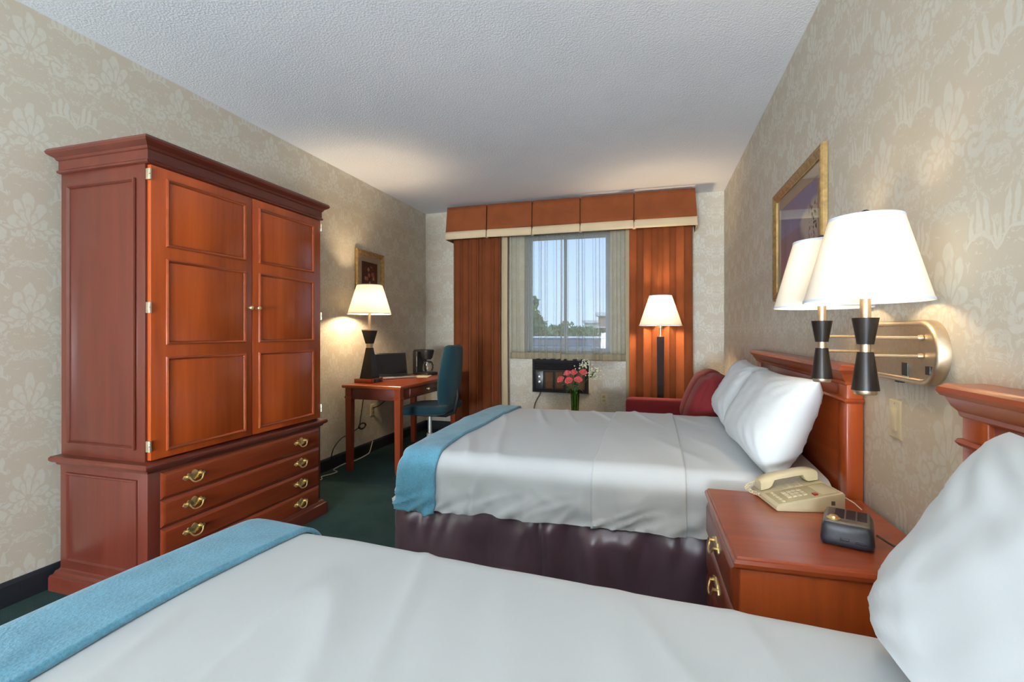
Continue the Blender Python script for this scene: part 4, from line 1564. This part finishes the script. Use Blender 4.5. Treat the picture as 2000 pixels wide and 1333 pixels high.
def drape(name, label, x0, x1, y, z0, z1, folds, amp, mat, seed, gather=0.0, hem=None, nx=150, nz=26, group=None, cat='curtain', edge=None):
    r_ = thing(name, label, cat, ((x0 + x1) / 2, y, z0), group=group)
    ph_ = [random.Random(seed + k).uniform(-0.5, 0.5) for k in range(folds + 3)]

    def surf(s, z, off=0.0):
        f = s * folds
        i = int(f)
        w_ = f + 0.45 * (ph_[i] * (1 - (f - i)) + ph_[i + 1] * (f - i))
        t = (z - z0) / (z1 - z0)
        a_ = amp * (0.75 + 0.35 * (1 - t) + 0.3 * noise.noise(Vector((s * 3 + seed, t * 0.8, seed))))
        yy = y - a_ * math.sin(w_ * 2 * PI) - off
        xx = x0 + (x1 - x0) * (s + 0.10 / folds * math.sin(w_ * 4 * PI)) + gather * (t - 0.5) * (s - 0.5)
        xx += 0.012 * noise.noise(Vector((s * 2.5, t * 1.6, seed + 3))) * (1 - t)
        return (xx, yy, z)
    m = MB(r_)
    zh = z0 + (hem or 0)
    m.grid(lambda s, t: surf(s, zh + (z1 - zh) * t), nx, nz)
    solidify(m.build('drape', mat, r_, 80), 0.003 if hem is None else 0.0008)
    if hem is None:
        solidify(MB(r_).grid(lambda s, t: surf(s, z0 + 0.05 * t, 0.004), nx, 2).build('hem', mat, r_, 80), 0.003)
    else:
        solidify(MB(r_).grid(lambda s, t: surf(s, z0 + hem * t), nx, 4).build('hem', 'sheer_hem', r_, 80), 0.0008)
    if edge:
        # pale lining showing along the inner edge
        s0, s1 = edge
        m = MB(r_)
        m.grid(lambda s, t: (lambda p: (p[0], p[1] + 0.006, p[2]))(surf(s0 + (s1 - s0) * s, z0 + (z1 - z0) * t)), 10, nz)
        solidify(m.build('lining', 'lining', r_, 80), 0.002)
    return r_


cz1 = 2.42
lft = drape('curtain', 'rust coloured floor-length curtain left of the window behind the desk chair', -2.265, -1.685, 5.25, 0.03, cz1, 6, 0.050, 'curtain', 11)
rgt = drape('curtain', 'rust coloured floor-length curtain right of the window behind the floor lamp', -0.245, 0.405, 5.25, 0.03, cz1, 5, 0.046, 'curtain', 23)
drape('curtain_lining', 'narrow cream lining edge beside the left rust curtain', -1.70, -1.615, 5.31, 0.03, cz1, 1, 0.012, 'lining', 31, nx=30)
drape('curtain_lining', 'narrow cream lining edge beside the right rust curtain', -0.285, -0.225, 5.31, 0.03, cz1, 1, 0.012, 'lining', 37, nx=30)
drape('sheer_curtain', 'left half of the sheer curtains over the window', -1.60, -0.985, 5.372, 0.895, 2.40, 7, 0.024, 'sheer', 41, hem=0.075, nx=180)
drape('sheer_curtain', 'right half of the sheer curtains over the window', -1.005, -0.275, 5.368, 0.885, 2.40, 8, 0.024, 'sheer', 53, hem=0.075, nx=200)

va = thing('valance', 'rust pleated valance with cream trim above the window', 'valance', (-0.95, 5.2, 2.26))
vx0, vx1, vy = -2.28, 0.405, 5.10
pleats = [-1.795, -1.268, -0.74, -0.185]


def vpoly(off):
    P = [(vx0, YB - 0.004)]
    P.append((vx0, vy - off))
    for px in pleats:
        P += [(px - 0.030, vy - off - 0.004), (px - 0.006, vy - off + 0.002), (px - 0.012, vy - off + 0.045), (px + 0.012, vy - off + 0.045), (px + 0.006, vy - off + 0.002), (px + 0.030, vy - off - 0.004)]
    P += [(vx1, vy - off), (vx1, YB - 0.004)]
    return P


def flared(z, zt, zb, flare):
    t = (zt - z) / (zt - zb)
    out = []
    for x, y in vpoly(0.0):
        f = flare * t
        k = 0
        if y < YB - 0.1:
            y2 = y - f + 0.006 * t * noise.noise(Vector((x * 6, 0.2, 5)))
        else:
            y2 = y
        x2 = x + (0.022 * t if x > vx1 - 0.01 else (-0.012 * t if x < vx0 + 0.01 else 0))
        zz = z + (0.006 * t * noise.noise(Vector((x * 4, 1.2, 2))))
        out.append((x2, y2, zz))
    return out


zt_, zm_, zb_ = 2.645, 2.352, 2.268
m = MB(va)
m.loft([flared(zt_ + (zm_ - zt_) * k / 6, zt_, zb_, 0.03) for k in range(7)], cap=False, closed=False)
solidify(m.build('pleated_face', 'curtain', va, 20), 0.004)
m = MB(va)
m.loft([[(x, y - (0.003 if y < YB - 0.1 else 0), z) for x, y, z in flared(zm_ + 0.004 + (zb_ - zm_ - 0.004) * k / 3, zt_, zb_, 0.03)] for k in range(4)], cap=False, closed=False)
solidify(m.build('trim_band', 'trim', va, 20), 0.004)
MB(va).box(vx0 + 0.01, vx1 - 0.01, vy + 0.06, YB - 0.006, zt_ - 0.03, zt_ - 0.008).build('board', 'wood_x', va, 0)

# ------------------------------------------------------------------ air conditioner
ac = thing('air_conditioner', 'black and brown wall air conditioner under the window', 'air conditioner', (-1.01, YB, 0.70))
ax0, ax1, az0, az1, ayf = -1.335, -0.690, 0.515, 0.900, 5.365
MB(ac).box(ax0 + 0.02, ax1 - 0.02, ayf + 0.012, YB + 0.0, az0 + 0.02, az1 - 0.02).build('chassis', 'ac', ac, 0)
m = MB(ac)
m.frame([(0, -0.05), (0, 0.0), (0.004, 0.006), (0.030, 0.006), (0.034, 0.0), (0.034, -0.02)], (ax0, ax1, az0, az1), NY(ayf + 0.010))
m.build('front_frame', 'ac', ac, 30)
MB(ac).box(ax1 - 0.002, ax1 + 0.014, ayf + 0.03, YB - 0.001, az0, az1).build('wall_flange', 'ivory', ac, 0)
for k in range(5):
    z = az1 - 0.046 - k * 0.017
    m = MB(ac)
    m.prism([(ayf + 0.004, z - 0.006), (ayf + 0.007, z - 0.008), (ayf + 0.024, z + 0.004), (ayf + 0.021, z + 0.006)], lambda u, v, w: (w, u, v), ax0 + 0.036, ax1 - 0.036)
    m.build('louvre', 'ac', ac, 0)
MB(ac).box(ax0 + 0.034, ax1 - 0.034, ayf - 0.002, ayf + 0.012, az1 - 0.140, az1 - 0.128, 0.001).build('divider', 'ac_edge', ac, 0)
cp = MB(ac).box(ax0 + 0.036, ax0 + 0.130, ayf + 0.002, ayf + 0.014, az0 + 0.036, az1 - 0.142, 0.002).build('control_panel', 'navy', ac)
for kz in (0.695, 0.635):
    m = MB(ac)
    m.lathe([(0.016, 0.0), (0.016, -0.010), (0.012, -0.016), (0.003, -0.017)], (ax0 + 0.086, ayf + 0.002, kz), 16, axis='y')
    m.build('knob', 'silver', cp)
for vx in (ax0 + 0.142, ax0 + 0.262, ax0 + 0.382, ax0 + 0.502):
    m = MB(ac)
    m.frame([(0, 0.0), (0, 0.010), (0.010, 0.010), (0.014, 0.002)], (vx, vx + 0.106, az0 + 0.036, az1 - 0.142), NY(ayf + 0.010))
    g = m.build('vent_frame', 'ac_edge', ac, 0)
    MB(ac).box(vx + 0.012, vx + 0.094, ayf + 0.006, ayf + 0.012, az0 + 0.048, az1 - 0.154).build('vent_panel', 'ac_brown', g, 0)
cord('dangling_cable', 'thin grey power cord hanging below the air conditioner',
     [(-1.245, 5.40, 0.515), (-1.255, 5.39, 0.48), (-1.285, 5.40, 0.43), (-1.315, 5.405, 0.36), (-1.33, 5.41, 0.25), (-1.30, 5.41, 0.13)], 0.007, 'taupe')
cord('thin_cable', 'thin cord dropping from the outlet beside the sofa',
     [(-0.525, YB - 0.012, 0.43), (-0.52, YB - 0.03, 0.40), (-0.522, YB - 0.03, 0.30), (-0.50, YB - 0.03, 0.14)], 0.005, 'ivory')

# ------------------------------------------------------------------ floor lamp
FX, FY = 0.074, 5.02
fl = thing('floor_lamp', 'floor lamp with dark square column and white shade behind the sofa', 'floor lamp', (FX, FY, 0))
MB(fl).lathe([(0.13, 0.0), (0.13, 0.015), (0.11, 0.024), (0.03, 0.028)], (FX, FY, 0), 28).build('base', 'black_wood', fl)
pyramid(fl, (FX, FY), [(0.026, 0.025), (0.035, 1.150), (0.035, 1.158)]).build('column', 'column', fl, 20)
MB(fl).lathe([(0.020, 1.158), (0.014, 1.175), (0.014, 1.235), (0.018, 1.240), (0.018, 1.30)], (FX, FY, 0), 16).build('stem', 'nickel', fl)
lamp_shade(fl, (FX, FY), 0.208, 0.108, 1.270, 1.572, fl)
bulb(fl, (FX, FY), 1.44, fl)
light('floor_lamp_light', 'POINT', (0, 0, 1.43), 36, WARM, radius=0.05, parent=fl)

# ------------------------------------------------------------------ sofa
so = thing('sofa', 'burgundy upholstered loveseat between the far bed and the window wall', 'sofa', (0.24, 4.2, 0))
sx0, sx1, sy0, sy1 = -0.245, XR - 0.02, 3.66, 4.74
MB(so).box(sx0 + 0.03, sx1, sy0 + 0.02, sy1 - 0.02, 0.06, 0.30, 0.02).build('base', 'red', so)
MB(so).softbox((0.13, (sy0 + sy1) / 2, 0.365), (0.37, (sy1 - sy0) / 2 - 0.14, 0.075), 0.045, 12, 0.02).build('seat_cushion', 'red', so, 80)
for ya in (sy0 + 0.07, sy1 - 0.07):
    top = 0.585 if ya > 4 else 0.56
    MB(so).softbox(((sx0 + sx1) / 2, ya, (0.06 + top) / 2), ((sx1 - sx0) / 2, 0.085, (top - 0.06) / 2), 0.035, 12).build('arm', 'red', so, 80)
MB(so).softbox((sx1 - 0.09, (sy0 + sy1) / 2, 0.42), (0.09, (sy1 - sy0) / 2 - 0.02, 0.36), 0.06, 12).build('back', 'red', so, 80)
for ya in (4.365, 3.955):
    m = MB(so)
    W_ = Matrix.Translation((0.405, ya, 0.632)) @ Matrix.Rotation(math.radians(22), 4, 'Y')
    m.M = m.M @ W_
    m.softbox((0, 0, 0), (0.115, 0.215, 0.235), 0.085, 14, 0.035)
    m.build('back_cushion', 'red', so, 80)
for fx in (sx0 + 0.08, sx1 - 0.08):
    for fy in (sy0 + 0.08, sy1 - 0.08):
        MB(so).lathe([(0.022, 0.0), (0.028, 0.06)], (fx, fy, 0), 10).build('foot', 'black_wood', so)

# ------------------------------------------------------------------ side table, vase, flowers
VX, VY, VZ = -0.672, 4.30, 0.455
tb = thing('side_table', 'small round dark side table under the vase, behind the far bed', 'table', (VX, VY, 0))
MB(tb).lathe([(0.24, VZ - 0.025), (0.25, VZ - 0.015), (0.25, VZ - 0.006), (0.245, VZ)], (VX, VY, 0), 40).build('tabletop', 'wood_x', tb)
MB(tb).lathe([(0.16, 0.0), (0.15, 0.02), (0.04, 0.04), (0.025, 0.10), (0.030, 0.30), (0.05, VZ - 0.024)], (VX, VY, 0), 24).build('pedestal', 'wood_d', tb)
vz = thing('flower_vase', 'slim green glass vase of roses under the air conditioner', 'vase', (VX, VY, VZ))
m = MB(vz)
m.lathe([(0.030, VZ), (0.034, VZ + 0.006), (0.036, VZ + 0.10), (0.042, VZ + 0.225), (0.0395, VZ + 0.225), (0.033, VZ + 0.10), (0.030, VZ + 0.02), (0.004, VZ + 0.016)], (VX, VY, 0), 28)
m.build('glass', 'green_glass', vz, 50)


def leaf_shape(m, p, d, up, L, W_):
    """pointed leaf folded along its rib, with thickness"""
    d = Vector(d).normalized()
    side_ = d.cross(Vector(up)).normalized()
    n = side_.cross(d).normalized()
    p = Vector(p)
    rib = [p + d * L * t - n * 0.25 * L * t * t for t in (0, 0.25, 0.5, 0.75, 1)]
    ws = [0.05, 0.8, 1.0, 0.65, 0.04]
    rows = [[m.v(r_ + side_ * W_ * w_ + n * 0.25 * W_ * w_), m.v(r_), m.v(r_ - side_ * W_ * w_ + n * 0.25 * W_ * w_)] for r_, w_ in zip(rib, ws)]
    for a_, b_ in zip(rows, rows[1:]):
        m.face((a_[0], a_[1], b_[1], b_[0]))
        m.face((a_[1], a_[2], b_[2], b_[1]))


roses = [((-0.800, 4.28, 0.775), 'lowest coral rose at the left of the vase bouquet'),
         ((-0.720, 4.24, 0.772), 'coral rose at the front centre of the vase bouquet'),
         ((-0.637, 4.25, 0.782), 'coral rose at the front right of the vase bouquet'),
         ((-0.748, 4.33, 0.828), 'coral rose at the upper left of the vase bouquet'),
         ((-0.690, 4.33, 0.836), 'coral rose at the upper centre of the vase bouquet'),
         ((-0.600, 4.31, 0.842), 'coral rose highest on the right of the vase bouquet')]
for k, (c, lab) in enumerate(roses):
    rr = thing('rose', lab, 'flower', (VX, VY, VZ + 0.02), group='roses in the vase')
    c = Vector(c)
    out = (c - Vector((VX, VY, VZ + 0.20))).normalized()
    foot_ = Vector((VX + 0.012 * math.cos(k * 1.1), VY + 0.012 * math.sin(k * 1.1), VZ + 0.022))
    neck = Vector((VX, VY, VZ + 0.20)) + Vector((math.cos(k * 1.05), math.sin(k * 1.05), 0)) * 0.018
    MB(rr).tube([foot_, (foot_ + neck) / 2, neck, c - out * 0.012], 0.0032, 6).build('stem', 'stem', rr)
    m = MB(rr)
    ax_ = (out + Vector((0, -0.6, 0.5))).normalized()
    q_ = ax_.to_track_quat('Z', 'Y').to_matrix().to_4x4()
    base_m = m.M.copy()
    m.M = base_m @ Matrix.Translation(c) @ q_
    rg = random.Random(k)
    for layer in range(4):
        npet = (3, 4, 5, 6)[layer]
        R0 = (0.008, 0.016, 0.025, 0.032)[layer]
        Ht = (0.030, 0.028, 0.022, 0.012)[layer]
        for j in range(npet):
            t0 = 2 * PI * (j / npet) + layer * 0.7 + rg.uniform(-0.1, 0.1)
            def petal(s, t, t0=t0, R0=R0, Ht=Ht, npet=npet, layer=layer):
                w_ = (2 * PI / npet) * 0.72
                ang = t0 + (s - 0.5) * 2 * w_ * (0.35 + 0.65 * math.sin(min(1, t * 1.2) * PI / 2))
                rad = R0 * (0.25 + 0.75 * t ** 0.6) + (0.006 * layer / 3) * max(0, t - 0.7) / 0.3
                hh = -0.022 + (Ht + 0.022) * t - 0.006 * (2 * s - 1) ** 2 * t - 0.010 * (layer / 3) * max(0, t - 0.75) / 0.25
                return (rad * math.cos(ang), rad * math.sin(ang), hh)
            m.grid(petal, 6, 6)
    m.build('bloom', 'rose', rr, 80)
    m = MB(rr)
    for j in range(3):
        t = k * 1.3 + j * 2.1
        p = neck.lerp(c, 0.25 + 0.2 * j)
        leaf_shape(m, p, (math.cos(t), math.sin(t) * 0.8, -0.45 + 0.25 * j), (0, 0, 1), 0.075, 0.018)
    m.build('leaves', 'leaf', rr, 80)
for k, (c, lab) in enumerate((((-0.602, 4.36, 0.905), 'upper spray of white baby\'s breath in the vase bouquet'), ((-0.505, 4.34, 0.835), 'side spray of white baby\'s breath right of the roses'))):
    rr = thing('filler_sprig', lab, 'flower', (VX, VY, VZ + 0.02))
    c = Vector(c)
    rg = random.Random(70 + k)
    st = MB(rr)
    neck = Vector((VX + 0.02, VY + 0.015, VZ + 0.22))
    st.tube([(VX + 0.005, VY + 0.01, VZ + 0.022), neck, neck.lerp(c, 0.6) + Vector((0, 0, 0.01)), c - Vector((0.01, 0, 0.02))], 0.0018, 5)
    bl = MB(rr)
    for j in range(46):
        d = Vector((rg.gauss(0, 0.030), rg.gauss(0, 0.022), rg.gauss(0, 0.026)))
        p = c + d
        st.tube([neck.lerp(c, 0.75), (neck.lerp(c, 0.75) + p) / 2 + Vector((0, 0, 0.005)), p], 0.0007, 4)
        bl.ball(p, rg.uniform(0.005, 0.0075), 6, 4)
    st.build('stem', 'stem', rr, 60)
    o = bl.build('blossoms', 'breath', rr, 60)
    o['kind'] = 'stuff'
